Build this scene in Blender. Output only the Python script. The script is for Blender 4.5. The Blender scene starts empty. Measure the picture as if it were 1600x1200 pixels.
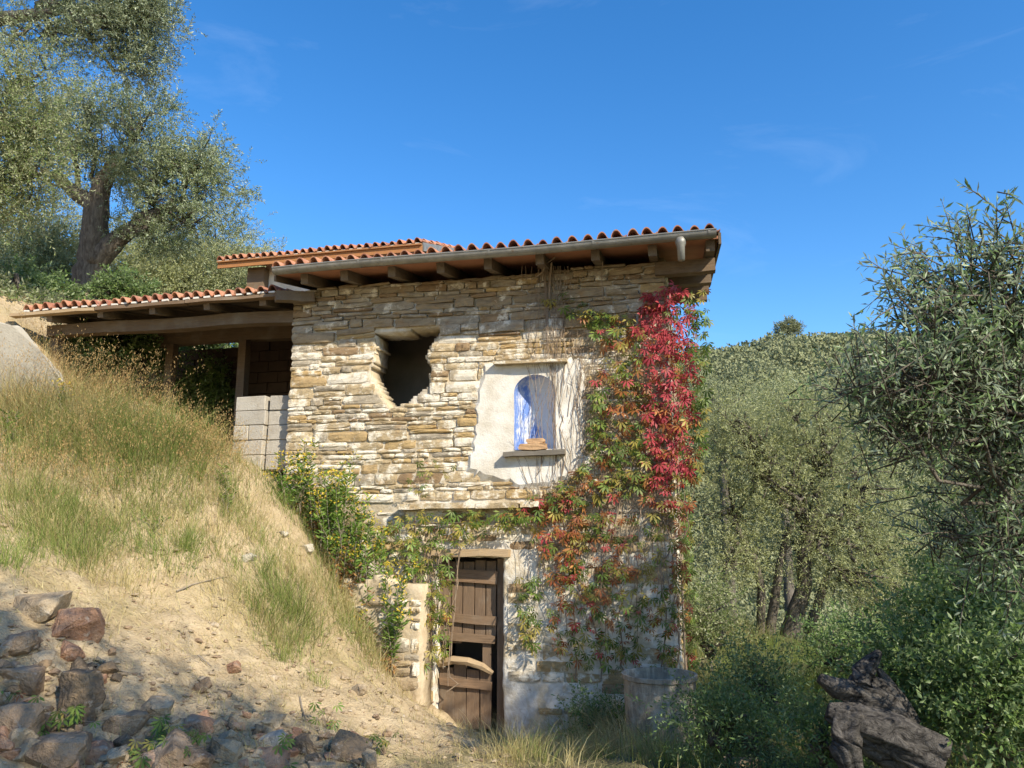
import bpy, bmesh, math, random
import numpy as np
from mathutils import Vector
from mathutils.geometry import tessellate_polygon

# ------------------------------------------------------------------ camera, sky, sun
scene = bpy.context.scene
CAM = np.array([2.11, -9.16, 2.15]); FPX = 1200.0; YAW = math.radians(13); PITCH = math.atan(0.2)
cam_data = bpy.data.cameras.new('camera'); cam = bpy.data.objects.new('camera', cam_data)
scene.collection.objects.link(cam); scene.camera = cam
cam_data.sensor_width = 36; cam_data.lens = 27.0; cam_data.clip_start = 0.1; cam_data.clip_end = 3000
cam.location = CAM; cam.rotation_euler = (math.pi/2 + PITCH, 0, YAW)

SUN = np.array([1.25, -1.0, 1.15]); SUN = SUN/np.linalg.norm(SUN)
SUN_EL = math.asin(SUN[2]); SUN_AZ = math.atan2(SUN[0], SUN[1])
world = bpy.data.worlds.new('World'); scene.world = world; world.use_nodes = True
wn = world.node_tree; bg = wn.nodes['Background']
sky = wn.nodes.new('ShaderNodeTexSky'); sky.sky_type = 'NISHITA'; sky.sun_disc = False
sky.sun_elevation = SUN_EL; sky.sun_rotation = SUN_AZ; sky.altitude = 300; sky.air_density = 1.0
sky.dust_density = 0.3; sky.ozone_density = 2.0
hsv = wn.nodes.new('ShaderNodeHueSaturation'); hsv.inputs['Saturation'].default_value = 1.35; hsv.inputs['Hue'].default_value = 0.503
wn.links.new(sky.outputs[0], hsv.inputs['Color']); 
_tc = wn.nodes.new('ShaderNodeTexCoord'); _mp = wn.nodes.new('ShaderNodeMapping'); _mp.inputs['Scale'].default_value = (1.6, 2.2, 5.5); _mp.inputs['Rotation'].default_value = (.2, .35, .4)
_cn = wn.nodes.new('ShaderNodeTexNoise'); _cn.inputs['Scale'].default_value = 1.7; _cn.inputs['Detail'].default_value = 7; _cn.inputs['Roughness'].default_value = .62; _cn.inputs['Distortion'].default_value = .8
_cr = wn.nodes.new('ShaderNodeValToRGB'); _cr.color_ramp.elements[0].position = .56; _cr.color_ramp.elements[0].color = (0, 0, 0, 1); _cr.color_ramp.elements[1].position = .85; _cr.color_ramp.elements[1].color = (.07, .07, .07, 1)
_cm = wn.nodes.new('ShaderNodeMix'); _cm.data_type = 'RGBA'; _cm.inputs[7].default_value = (7.0, 7.6, 8.4, 1)
wn.links.new(_tc.outputs['Generated'], _mp.inputs[0]); wn.links.new(_mp.outputs[0], _cn.inputs['Vector']); wn.links.new(_cn.outputs['Fac'], _cr.inputs[0])
wn.links.new(_cr.outputs[0], _cm.inputs[0]); wn.links.new(hsv.outputs[0], _cm.inputs[6]); wn.links.new(_cm.outputs[2], bg.inputs['Color']); bg.inputs['Strength'].default_value = 0.13
sl = bpy.data.lights.new('sun', 'SUN'); sun = bpy.data.objects.new('sun', sl); scene.collection.objects.link(sun)
sl.energy = 4.1; sl.angle = math.radians(0.53); sl.color = (1.0, 0.90, 0.73)
sun.location = (20, -20, 30); sun.rotation_euler = Vector(SUN).to_track_quat('Z', 'Y').to_euler()
vs = scene.view_settings; vs.view_transform = 'Standard'; vs.look = 'None'; vs.exposure = 0.98; vs.gamma = 1.0
vs.use_curve_mapping = False
scene.render.engine = 'CYCLES'; scene.cycles.max_bounces = 5; scene.cycles.diffuse_bounces = 3
scene.cycles.glossy_bounces = 2; scene.cycles.transmission_bounces = 3; scene.cycles.transparent_max_bounces = 4

# ------------------------------------------------------------------ helpers
RNG = np.random.default_rng(7); random.seed(7)
col = scene.collection
_fw = np.array([-math.sin(YAW)*math.cos(PITCH), math.cos(YAW)*math.cos(PITCH), math.sin(PITCH)])
_rt = np.array([math.cos(YAW), math.sin(YAW), 0.0]); _up = np.cross(_rt, _fw)
def ray(px, py): return _fw + _rt*(px-800)/FPX + _up*(600-py)/FPX
def at_y(px, py, Y):
    r = ray(px, py); return CAM + r*(Y-CAM[1])/r[1]
def at_d(px, py, d): return CAM + ray(px, py)*d
def nrm(a):
    a = np.asarray(a, float); return a/np.maximum(np.linalg.norm(a, axis=-1, keepdims=True), 1e-9)

def hsh(ix, iy, s=0):
    v = np.sin(ix*127.1 + iy*311.7 + s*74.7)*43758.5453
    return v - np.floor(v)
def vnoise(x, y, s=0):
    x = np.asarray(x, float); y = np.asarray(y, float)
    ix, iy = np.floor(x), np.floor(y); fx, fy = x-ix, y-iy
    fx = fx*fx*(3-2*fx); fy = fy*fy*(3-2*fy)
    a, b, c, d = hsh(ix, iy, s), hsh(ix+1, iy, s), hsh(ix, iy+1, s), hsh(ix+1, iy+1, s)
    return (a*(1-fx)+b*fx)*(1-fy) + (c*(1-fx)+d*fx)*fy - 0.5
def fbm(x, y, s=0, o=4):
    r = 0; a = 1.0
    for k in range(o): r = r + a*vnoise(x*2**k, y*2**k, s+k*3); a *= .5
    return r

WLOC = {}
def tag(o, label=None, cat=None, group=None, kind=None):
    if label: o['label'] = label
    if cat: o['category'] = cat
    if group: o['group'] = group
    if kind: o['kind'] = kind
    return o
def wl(o): return WLOC[o.name] if o else np.zeros(3)
def empty(name, loc, parent=None, label=None, cat=None, group=None):
    o = bpy.data.objects.new(name, None); o.empty_display_size = .1; col.objects.link(o)
    loc = np.asarray(loc, float); WLOC[o.name] = loc
    if parent: o.parent = parent
    o.location = loc - wl(parent); return tag(o, label, cat, group)
def place(name, mesh, loc, parent=None, rot=(0,0,0), scale=(1,1,1), material=None):
    o = bpy.data.objects.new(name, mesh); col.objects.link(o); loc = np.asarray(loc, float)
    WLOC[o.name] = loc
    if parent: o.parent = parent
    o.location = loc - wl(parent); o.rotation_euler = rot; o.scale = scale
    if material:
        o.material_slots[0].link = 'OBJECT'; o.material_slots[0].material = material
    return o

class MB:
    def __init__(s): s.v = []; s.f = []; s.m = []; s.n = 0
    def add(s, v, f, mi=0):
        v = np.asarray(v, float).reshape(-1, 3)
        s.v.append(v); s.f.extend([tuple(int(i)+s.n for i in q) for q in f]); s.m.extend([mi]*len(f)); s.n += len(v); return s
    def box(s, a, b, mi=0, jit=0.0, rot=None, piv=None):
        a = np.asarray(a, float); b = np.asarray(b, float)
        v = np.array([[(a, b)[i][0], (a, b)[j][1], (a, b)[k][2]] for k in (0, 1) for j in (0, 1) for i in (0, 1)])
        if jit: v = v + RNG.uniform(-jit, jit, v.shape)
        if rot is not None:
            c = (a+b)/2 if piv is None else np.asarray(piv, float); v = (v-c)@np.asarray(rot).T + c
        return s.add(v, [(0,2,3,1),(4,5,7,6),(0,1,5,4),(2,6,7,3),(0,4,6,2),(1,3,7,5)], mi)
    def beam(s, p, q, w, h, mi=0, jit=0.0, upv=(0,0,1), seg=1):
        p = np.asarray(p, float); q = np.asarray(q, float); d = nrm(q-p); sd = nrm(np.cross(d, upv)); u = np.cross(sd, d)
        V = []; F = []
        for i in range(seg+1):
            c = p+(q-p)*i/seg + (RNG.uniform(-jit, jit, 3) if jit else 0)
            for a, b in ((-1,-1),(1,-1),(1,1),(-1,1)):
                V.append(c + sd*a*w/2 + u*b*h/2 + (RNG.uniform(-jit, jit, 3)*.6 if jit else 0))
        for i in range(seg):
            for k in range(4): F.append((i*4+k, i*4+(k+1)%4, i*4+4+(k+1)%4, i*4+4+k))
        F += [(3,2,1,0), tuple(seg*4+k for k in range(4))]
        return s.add(V, F, mi)
    def tube(s, pts, rad, n=6, mi=0, jit=0.0, cap=True):
        pts = np.asarray(pts, float); rad = np.broadcast_to(np.asarray(rad, float), (len(pts),))
        d = np.gradient(pts, axis=0); d = nrm(d)
        ref = np.array([0, 0, 1.0]) if abs(d[0][2]) < .9 else np.array([1.0, 0, 0])
        u = nrm(np.cross(d, ref)); w = np.cross(d, u)
        an = np.arange(n)*2*math.pi/n
        R = rad[:, None]*(1 + (RNG.uniform(-jit, jit, (len(pts), n)) if jit else 0))
        V = pts[:, None] + R[..., None]*(np.cos(an)[None, :, None]*u[:, None] + np.sin(an)[None, :, None]*w[:, None])
        F = []
        for i in range(len(pts)-1):
            for k in range(n):
                k2 = (k+1) % n; F.append((i*n+k, i*n+k2, (i+1)*n+k2, (i+1)*n+k))
        if cap: F += [tuple(range(n-1, -1, -1)), tuple((len(pts)-1)*n+k for k in range(n))]
        return s.add(V.reshape(-1, 3), F, mi)
    def mesh(s, name, mats, origin=(0,0,0), smooth=False):
        v = np.concatenate(s.v) - np.asarray(origin, float)
        me = bpy.data.meshes.new(name); me.from_pydata(v.tolist(), [], s.f)
        for m in (mats if isinstance(mats, (list, tuple)) else [mats]): me.materials.append(m)
        if len(me.materials) > 1: me.polygons.foreach_set('material_index', np.array(s.m, np.int32))
        if smooth: me.polygons.foreach_set('use_smooth', np.ones(len(me.polygons), bool))
        me.update(); return me
    def build(s, name, mats, parent=None, smooth=False, origin=None):
        if origin is None:
            if parent is not None: origin = wl(parent)
            else:
                v = np.concatenate(s.v); lo, hi = v.min(0), v.max(0); origin = np.array([(lo[0]+hi[0])/2, (lo[1]+hi[1])/2, lo[2]])
        return place(name, s.mesh(name, mats, origin, smooth), origin, parent)

def fast_mesh(name, V, F, mats, mi=None, smooth=False):
    """V (n,3), F (m,k) numpy, all faces same k"""
    me = bpy.data.meshes.new(name); m, k = F.shape
    me.vertices.add(len(V)); me.vertices.foreach_set('co', np.ascontiguousarray(V, np.float32).ravel())
    me.loops.add(m*k); me.loops.foreach_set('vertex_index', np.ascontiguousarray(F, np.int32).ravel())
    me.polygons.add(m); me.polygons.foreach_set('loop_start', np.arange(0, m*k, k, dtype=np.int32))
    for q in (mats if isinstance(mats, (list, tuple)) else [mats]): me.materials.append(q)
    if mi is not None: me.polygons.foreach_set('material_index', np.asarray(mi, np.int32))
    if smooth: me.polygons.foreach_set('use_smooth', np.ones(m, bool))
    me.update(calc_edges=True); me.validate(); return me

# ------------------------------------------------------------------ node materials
def newmat(name, rough=.85, spec=.25):
    m = bpy.data.materials.new(name); m.use_nodes = True; nt = m.node_tree; b = nt.nodes['Principled BSDF']
    b.inputs['Roughness'].default_value = rough; b.inputs['Specular IOR Level'].default_value = spec
    return m, nt, b
def sock(nt, i, v):
    if isinstance(v, bpy.types.NodeSocket): nt.links.new(v, i)
    elif isinstance(v, (tuple, list)) and len(v) == 3 and i.type == 'RGBA': i.default_value = (*v, 1)
    else: i.default_value = v
def posn(nt, sc=(1,1,1), obj=False):
    if obj: g = nt.nodes.new('ShaderNodeTexCoord').outputs['Object']
    else: g = nt.nodes.new('ShaderNodeNewGeometry').outputs['Position']
    mp = nt.nodes.new('ShaderNodeMapping'); mp.inputs['Scale'].default_value = sc
    nt.links.new(g, mp.inputs['Vector']); return mp.outputs[0]
def noise(nt, vec, scale, detail=5, rough=.6, dist=0.0):
    n = nt.nodes.new('ShaderNodeTexNoise'); n.inputs['Scale'].default_value = scale; n.inputs['Detail'].default_value = detail
    n.inputs['Roughness'].default_value = rough; n.inputs['Distortion'].default_value = dist
    nt.links.new(vec, n.inputs['Vector']); return n.outputs['Fac']
def ramp(nt, fac, stops, interp='LINEAR'):
    r = nt.nodes.new('ShaderNodeValToRGB'); cr = r.color_ramp; cr.interpolation = interp
    while len(cr.elements) < len(stops): cr.elements.new(.5)
    for e, (p, c) in zip(cr.elements, stops):
        e.position = p; e.color = (*c, 1) if isinstance(c, (tuple, list)) else (c, c, c, 1)
    nt.links.new(fac, r.inputs[0]); return r.outputs[0]
def mix(nt, fac, a, b, mode='MIX'):
    n = nt.nodes.new('ShaderNodeMix'); n.data_type = 'RGBA'; n.blend_type = mode
    sock(nt, n.inputs[0], fac); sock(nt, n.inputs[6], a); sock(nt, n.inputs[7], b); return n.outputs[2]
def mth(nt, op, a, b=0.0, clamp=False):
    n = nt.nodes.new('ShaderNodeMath'); n.operation = op; n.use_clamp = clamp
    sock(nt, n.inputs[0], a); sock(nt, n.inputs[1], b); return n.outputs[0]
def bump(nt, b, h, strength=.5, dist=.02):
    n = nt.nodes.new('ShaderNodeBump'); n.inputs['Strength'].default_value = strength; n.inputs['Distance'].default_value = dist
    nt.links.new(h, n.inputs['Height']); nt.links.new(n.outputs[0], b.inputs['Normal'])
def rnd(nt):
    a = nt.nodes.new('ShaderNodeObjectInfo').outputs['Random']; b = nt.nodes.new('ShaderNodeNewGeometry').outputs['Random Per Island']
    return mth(nt, 'FRACT', mth(nt, 'ADD', a, b))
def zsock(nt):
    s = nt.nodes.new('ShaderNodeSeparateXYZ'); nt.links.new(nt.nodes.new('ShaderNodeNewGeometry').outputs['Position'], s.inputs[0]); return s.outputs

def stone_mat(name, ca, cb, lime=.35, limecol=(.72, .66, .54), bed=(3, 3, 9)):
    m, nt, b = newmat(name, .9, .15); p = posn(nt); pb = posn(nt, bed)
    base = mix(nt, rnd(nt), ca, cb)
    n1 = noise(nt, pb, 2.2, 6, .65); base = mix(nt, ramp(nt, n1, [(.3, .0), (.72, 1.0)]), mix(nt, 1.0, base, (.62, .58, .52), 'MULTIPLY'), mix(nt, 1.0, base, (1.25, 1.2, 1.1), 'MULTIPLY'))
    rust = noise(nt, p, 5, 3); base = mix(nt, ramp(nt, rust, [(.56, 0.0), (.75, .55)]), base, (.30, .17, .06))
    lm = noise(nt, p, 4.5, 6, .7); base = mix(nt, ramp(nt, lm, [(.60-lime*.35, 0.0), (.68-lime*.30, .9)]), base, limecol)
    lich = noise(nt, p, 38, 2); base = mix(nt, ramp(nt, lich, [(.62, 0.0), (.72, .6)]), base, (.10, .095, .085))
    nt.links.new(base, b.inputs['Base Color'])
    h = mth(nt, 'ADD', noise(nt, pb, 9, 6, .7), mth(nt, 'MULTIPLY', noise(nt, p, 60, 3), .5)); bump(nt, b, h, .7, .016)
    return m
def wood_mat(name, ca, cb, axis=(1, 12, 12), grey=.3):
    m, nt, b = newmat(name, .82, .2); p = posn(nt, axis); n = noise(nt, p, 5, 6, .7, .6)
    c = mix(nt, ramp(nt, n, [(.3, 0.0), (.7, 1.0)]), ca, cb); c = mix(nt, mth(nt, 'MULTIPLY', rnd(nt), .4), c, (.12, .09, .06))
    c = mix(nt, ramp(nt, noise(nt, posn(nt), 3, 4), [(.5, 0.0), (.75, grey)]), c, (.30, .27, .22))
    nt.links.new(c, b.inputs['Base Color']); bump(nt, b, n, .6, .01); return m
def leaf_mat(name, stops, under=None, trans=.25, rough=.5, spec=.3):
    m, nt, b = newmat(name, rough, spec); g = nt.nodes.new('ShaderNodeNewGeometry')
    c = ramp(nt, g.outputs['Random Per Island'], stops)
    oi = nt.nodes.new('ShaderNodeObjectInfo').outputs['Random']
    hs = nt.nodes.new('ShaderNodeHueSaturation'); nt.links.new(c, hs.inputs['Color'])
    nt.links.new(mth(nt, 'ADD', mth(nt, 'MULTIPLY', oi, .5), .75), hs.inputs['Value']); c = hs.outputs[0]
    if under: c = mix(nt, g.outputs['Backfacing'], c, under)
    nt.links.new(c, b.inputs['Base Color'])
    t = nt.nodes.new('ShaderNodeBsdfTranslucent'); nt.links.new(c, t.inputs['Color'])
    mx = nt.nodes.new('ShaderNodeMixShader'); mx.inputs[0].default_value = trans
    nt.links.new(b.outputs[0], mx.inputs[1]); nt.links.new(t.outputs[0], mx.inputs[2])
    nt.links.new(mx.outputs[0], nt.nodes['Material Output'].inputs['Surface']); return m
def tan_core():
    m, nt, b = newmat('tan_render', .95, .1); p = posn(nt); n = noise(nt, p, 5, 6, .7)
    c = mix(nt, ramp(nt, n, [(.3, 0.0), (.7, 1.0)]), (.34, .26, .165), (.56, .47, .33)); nt.links.new(c, b.inputs['Base Color']); bump(nt, b, n, .9, .03); return m
def plain(name, c1, c2, scale=6, rough=.85, bs=.4, bd=.01, spec=.25, fine=40):
    m, nt, b = newmat(name, rough, spec); p = posn(nt); n = noise(nt, p, scale, 6, .65)
    nt.links.new(mix(nt, ramp(nt, n, [(.3, 0.0), (.7, 1.0)]), c1, c2), b.inputs['Base Color'])
    bump(nt, b, mth(nt, 'ADD', n, mth(nt, 'MULTIPLY', noise(nt, p, fine, 3), .4)), bs, bd); return m

ST = [stone_mat('stone_ochre', (.44, .325, .165), (.40, .30, .17), .18),
      stone_mat('stone_tan', (.46, .38, .255), (.39, .315, .205), .32),
      stone_mat('stone_limed', (.56, .50, .39), (.49, .43, .33), .55, (.70, .645, .54)),
      stone_mat('stone_grey', (.34, .305, .25), (.39, .35, .285), .22),
      stone_mat('stone_brown', (.30, .22, .135), (.25, .18, .115), .12), stone_mat('stone_dry_tan', (.36, .29, .20), (.30, .25, .18), .05)]

# wall core: lime mortar, whiter old render on the lower storey
m_core, nt, b = newmat('lime_mortar', .95, .1); p = posn(nt)
z = zsock(nt)[2]
n1 = noise(nt, p, 1.7, 5, .65, .4); n2 = noise(nt, p, 14, 5, .7)
low = mth(nt, 'MULTIPLY', mth(nt, 'SUBTRACT', 2.5, z, True), .09)
c = mix(nt, ramp(nt, n2, [(.3, 0.0), (.7, 1.0)]), (.40, .325, .215), (.53, .45, .32))
c = mix(nt, ramp(nt, mth(nt, 'ADD', n1, low), [(.50, 0.0), (.60, 1.0)]), c, (.64, .60, .52))
c = mix(nt, ramp(nt, noise(nt, p, 3.1, 6, .7), [(.57, 0.0), (.66, .75)]), c, (.24, .18, .12))
c = mix(nt, ramp(nt, noise(nt, p, 1.1, 5, .7, .5), [(.50, 0.0), (.66, .7)]), c, (.33, .27, .19))
nt.links.new(c, b.inputs['Base Color']); bump(nt, b, mth(nt, 'ADD', mth(nt, 'MULTIPLY', n2, .7), noise(nt, p, 4, 6, .7)), .8, .03)
m_plaster, nt, b = newmat('white_plaster', .9, .15); p = posn(nt)
n2 = noise(nt, p, 9, 6, .7)
c = mix(nt, ramp(nt, noise(nt, p, 2.6, 5, .65), [(.36, 0.0), (.62, .85)]), (.70, .67, .61), (.50, .45, .36))
c = mix(nt, ramp(nt, noise(nt, posn(nt, (3, 3, .8)), 9, 5, .7), [(.60, 0.0), (.70, .6)]), c, (.33, .30, .26))
nt.links.new(c, b.inputs['Base Color']); bump(nt, b, mth(nt, 'ADD', n2, mth(nt, 'MULTIPLY', noise(nt, p, 60, 3), .4)), .55, .02)
m_blue, nt, b = newmat('worn_blue_limewash', .9, .15); p = posn(nt)
ps = posn(nt, (3.5, 3.5, 1.4)); xs = zsock(nt)[0]
wear = mth(nt, 'ADD', mth(nt, 'ADD', noise(nt, ps, 2.4, 6, .75), mth(nt, 'MULTIPLY', noise(nt, p, 5, 4), .3)), mth(nt, 'MULTIPLY', mth(nt, 'SUBTRACT', xs, .20), .75))
c = mix(nt, ramp(nt, wear, [(.54, 0.0), (.72, 1.0)]), (.14, .23, .52), (.68, .68, .68))
c = mix(nt, ramp(nt, noise(nt, p, 30, 3), [(.62, 0.0), (.7, .7)]), c, (.70, .70, .68))
nt.links.new(c, b.inputs['Base Color']); bump(nt, b, wear, .4, .01)

m_tile, nt, b = newmat('terracotta_tile', .85, .2); p = posn(nt)
c = mix(nt, rnd(nt), (.45, .20, .11), (.26, .095, .06)); c = mix(nt, ramp(nt, noise(nt, p, 9, 5, .7), [(.45, 0.0), (.72, .7)]), c, (.46, .30, .20))
c = mix(nt, ramp(nt, noise(nt, p, 22, 4), [(.58, 0.0), (.7, .75)]), c, (.12, .09, .075))
nt.links.new(c, b.inputs['Base Color']); bump(nt, b, noise(nt, p, 45, 4), .35, .006)
m_tilemortar = plain('pale_mortar', (.50, .46, .40), (.66, .62, .55), 14)
m_panel = plain('terracotta_panel', (.42, .20, .12), (.33, .15, .09), 4)
m_gutter, nt, b = newmat('weathered_zinc', .5, .4); p = posn(nt); b.inputs['Metallic'].default_value = .35
c = mix(nt, ramp(nt, noise(nt, p, 7, 5), [(.35, 0.0), (.7, 1.0)]), (.20, .195, .175), (.30, .29, .26)); c = mix(nt, ramp(nt, noise(nt, p, 17, 4), [(.6, 0.0), (.72, .6)]), c, (.16, .09, .05))
nt.links.new(c, b.inputs['Base Color'])
m_wood = wood_mat('old_beam_wood', (.19, .13, .08), (.11, .08, .055))
m_tancore = tan_core()
m_raft = wood_mat('rafter_wood', (.20, .15, .105), (.11, .085, .065), (12, 1, 12))
m_fascia = wood_mat('orange_fascia_wood', (.40, .19, .07), (.28, .12, .05), (1, 12, 12), .1)
m_door = wood_mat('door_wood', (.22, .145, .09), (.11, .075, .05), (14, 14, 1), .4)
m_batten = wood_mat('batten_wood', (.25, .16, .095), (.14, .09, .055), (1, 14, 14), .35)
m_pale = wood_mat('pale_plank_wood', (.46, .34, .20), (.34, .24, .14), (1, 12, 12), .1)
m_grey_slab = wood_mat('grey_sill_wood', (.20, .18, .15), (.13, .12, .10), (1, 12, 12), .5)
m_inner = plain('bounce_plaster', (.27, .235, .195), (.19, .165, .135), 3)  # for the added lining that bounces daylight behind the hole
m_dark = plain('shade_dark_plaster', (.11, .09, .075), (.07, .06, .05), 3)  # dark tone puts the shade of unlit interiors into the colour
m_block_red = plain('hollow_brick', (.11, .075, .058), (.075, .055, .045), 5)
m_conc = plain('grey_concrete', (.46, .43, .37), (.36, .33, .28), 5, .92, .5, .01)
m_conc, nt, b = newmat('grey_concrete_block', .95, .1); p = posn(nt); n = noise(nt, p, 6, 6, .7)
c = mix(nt, rnd(nt), (.46, .42, .35), (.36, .33, .28)); c = mix(nt, ramp(nt, n, [(.45, 0.0), (.7, .6)]), c, (.26, .22, .17)); c = mix(nt, ramp(nt, noise(nt, p, 40, 3), [(.6, 0.0), (.7, .5)]), c, (.22, .20, .17))
nt.links.new(c, b.inputs['Base Color']); bump(nt, b, mth(nt, 'ADD', n, noise(nt, p, 70, 3)), .7, .015)
m_conc2 = plain('weathered_concrete', (.40, .37, .31), (.28, .25, .20), 2.5, .95, .6, .02)
m_brick = plain('broken_brick', (.50, .33, .18), (.36, .22, .12), 12, .9, .7, .01)
m_drum = plain('old_cement_drum', (.40, .34, .25), (.20, .165, .12), 5, .85, .4, .01)
m_drum, nt, b = newmat('old_cement_drum', .9, .15); p = posn(nt)
c = mix(nt, ramp(nt, noise(nt, posn(nt, (5, 5, .9)), 3, 6, .7), [(.35, 0.0), (.65, 1.0)]), (.42, .35, .25), (.17, .14, .105)); c = mix(nt, ramp(nt, noise(nt, p, 9, 5, .7), [(.5, 0.0), (.65, .7)]), c, (.50, .45, .36))
nt.links.new(c, b.inputs['Base Color']); bump(nt, b, noise(nt, p, 14, 6, .7), .8, .02)
m_drumin = plain('drum_water_scum', (.40, .36, .26), (.26, .23, .16), 5, .5, .2, .01)
m_bark, nt, b = newmat('olive_bark', .95, .1); p = posn(nt, (5, 5, 1.3)); n = noise(nt, p, 3, 6, .7, .8)
nt.links.new(mix(nt, ramp(nt, n, [(.35, 0.0), (.65, 1.0)]), (.075, .062, .05), (.20, .175, .145)), b.inputs['Base Color']); bump(nt, b, n, 1.0, .05)
m_dead, nt, b = newmat('weathered_dead_wood', .95, .1); p = posn(nt, (3, 4, 4)); n = noise(nt, p, 4, 6, .7, 1.2)
nt.links.new(mix(nt, ramp(nt, n, [(.35, 0.0), (.68, 1.0)]), (.022, .020, .019), (.17, .155, .14)), b.inputs['Base Color']); bump(nt, b, n, 1.0, .05)
m_twig = plain('grey_twig', (.25, .21, .16), (.15, .125, .095), 12)
m_vinestem = plain('vine_stem', (.30, .23, .16), (.18, .13, .09), 12)

def rock_mat(name, a, bb, c_):
    m, nt, b = newmat(name, .9, .2); p = posn(nt); n = noise(nt, p, 5, 6, .65, .5)
    c = ramp(nt, n, [(.3, a), (.5, bb), (.7, c_)]); c = mix(nt, ramp(nt, noise(nt, p, 12, 4), [(.6, 0.0), (.72, .5)]), c, (.55, .50, .42))
    nt.links.new(c, b.inputs['Base Color']); bump(nt, b, mth(nt, 'ADD', n, mth(nt, 'MULTIPLY', noise(nt, p, 35, 4), .6)), 1.0, .045); return m
ROCK = [rock_mat('rock_reddish', (.19, .105, .065), (.34, .195, .12), (.46, .31, .20)), rock_mat('rock_tan', (.22, .165, .105), (.35, .27, .175), (.46, .37, .25)),
        rock_mat('rock_grey', (.15, .10, .065), (.27, .19, .12), (.38, .285, .195)), rock_mat('rock_dark', (.075, .058, .042), (.16, .12, .08), (.36, .24, .13)), rock_mat('rock_white', (.30, .26, .20), (.42, .37, .29), (.52, .47, .38))]

m_ground, nt, b = newmat('dry_earth', .97, .08); p = posn(nt); xy = zsock(nt)
n1 = noise(nt, p, .9, 6, .6); n2 = noise(nt, p, 7, 6, .7); n3 = noise(nt, p, 60, 3)
c = mix(nt, ramp(nt, n2, [(.3, 0.0), (.7, 1.0)]), (.37, .28, .165), (.51, .41, .265))
c = mix(nt, ramp(nt, n3, [(.56, 0.0), (.66, .6)]), c, (.24, .17, .10))
c = mix(nt, ramp(nt, noise(nt, p, 2.6, 6, .7, .6), [(.52, 0.0), (.66, .6)]), c, (.33, .24, .135))
c = mix(nt, ramp(nt, n1, [(.50, 0.0), (.68, .7)]), c, (.30, .24, .12))
right = mth(nt, 'ADD', mth(nt, 'MULTIPLY', xy[0], .25), mth(nt, 'MULTIPLY', n1, 1.5)); far = mth(nt, 'MULTIPLY', mth(nt, 'SUBTRACT', xy[1], 4.0), .3)
c = mix(nt, ramp(nt, mth(nt, 'MAXIMUM', mth(nt, 'SUBTRACT', right, .45), far), [(.45, 0.0), (.85, .92)]), c, (.075, .085, .035))
nt.links.new(c, b.inputs['Base Color']); bump(nt, b, mth(nt, 'ADD', n2, mth(nt, 'MULTIPLY', n3, .35)), 1.0, .05)

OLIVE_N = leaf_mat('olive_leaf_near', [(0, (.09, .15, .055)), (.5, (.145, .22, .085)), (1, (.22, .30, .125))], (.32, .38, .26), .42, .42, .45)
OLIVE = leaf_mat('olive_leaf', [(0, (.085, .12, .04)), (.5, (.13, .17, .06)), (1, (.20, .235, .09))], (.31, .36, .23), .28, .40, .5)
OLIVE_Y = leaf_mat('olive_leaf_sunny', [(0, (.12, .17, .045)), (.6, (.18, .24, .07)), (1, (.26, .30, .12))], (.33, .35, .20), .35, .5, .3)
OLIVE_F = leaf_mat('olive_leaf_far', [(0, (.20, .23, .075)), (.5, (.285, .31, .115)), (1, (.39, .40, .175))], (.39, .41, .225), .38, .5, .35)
BUSHG = leaf_mat('shrub_leaf', [(0, (.07, .125, .03)), (.6, (.13, .21, .055)), (1, (.23, .32, .09))], (.20, .27, .12), .4, .45, .35)
WEEDG = leaf_mat('weed_leaf', [(0, (.08, .15, .025)), (.6, (.14, .23, .04)), (1, (.24, .33, .07))], None, .35, .6, .2)
WEEDB = leaf_mat('weed_leaf_dry', [(0, (.22, .11, .04)), (.6, (.32, .17, .06)), (1, (.38, .24, .10))], None, .3, .7, .15)
YFLOWER = leaf_mat('yellow_flower', [(0, (.60, .42, .03)), (1, (.75, .60, .08))], None, .3, .6, .2)
GRASSD = leaf_mat('dry_grass_blade', [(0, (.33, .26, .11)), (.5, (.44, .37, .17)), (1, (.56, .49, .26))], None, .3, .7, .15)
GRASSB = leaf_mat('brown_seed_grass', [(0, (.24, .15, .06)), (.5, (.36, .24, .10)), (1, (.48, .34, .16))], None, .3, .7, .15)
GRASSG = leaf_mat('green_grass_blade', [(0, (.11, .17, .035)), (.5, (.20, .26, .06)), (1, (.36, .38, .13))], None, .35, .6, .2)
C_RED = leaf_mat('creeper_red', [(0, (.28, .015, .016)), (.5, (.48, .022, .026)), (1, (.60, .07, .05))], (.40, .06, .07), .35, .5, .3)
C_ORANGE = leaf_mat('creeper_orange', [(0, (.24, .065, .025)), (.5, (.34, .12, .04)), (1, (.42, .21, .06))], None, .35, .5, .3)
C_YELLOW = leaf_mat('creeper_yellow', [(0, (.22, .20, .04)), (.5, (.31, .27, .06)), (1, (.42, .33, .08))], None, .35, .5, .3)
C_GREEN = leaf_mat('creeper_green', [(0, (.07, .12, .02)), (.5, (.12, .19, .035)), (1, (.21, .26, .05))], None, .35, .5, .3)
CREEP = [C_RED, C_ORANGE, C_YELLOW, C_GREEN]

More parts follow.
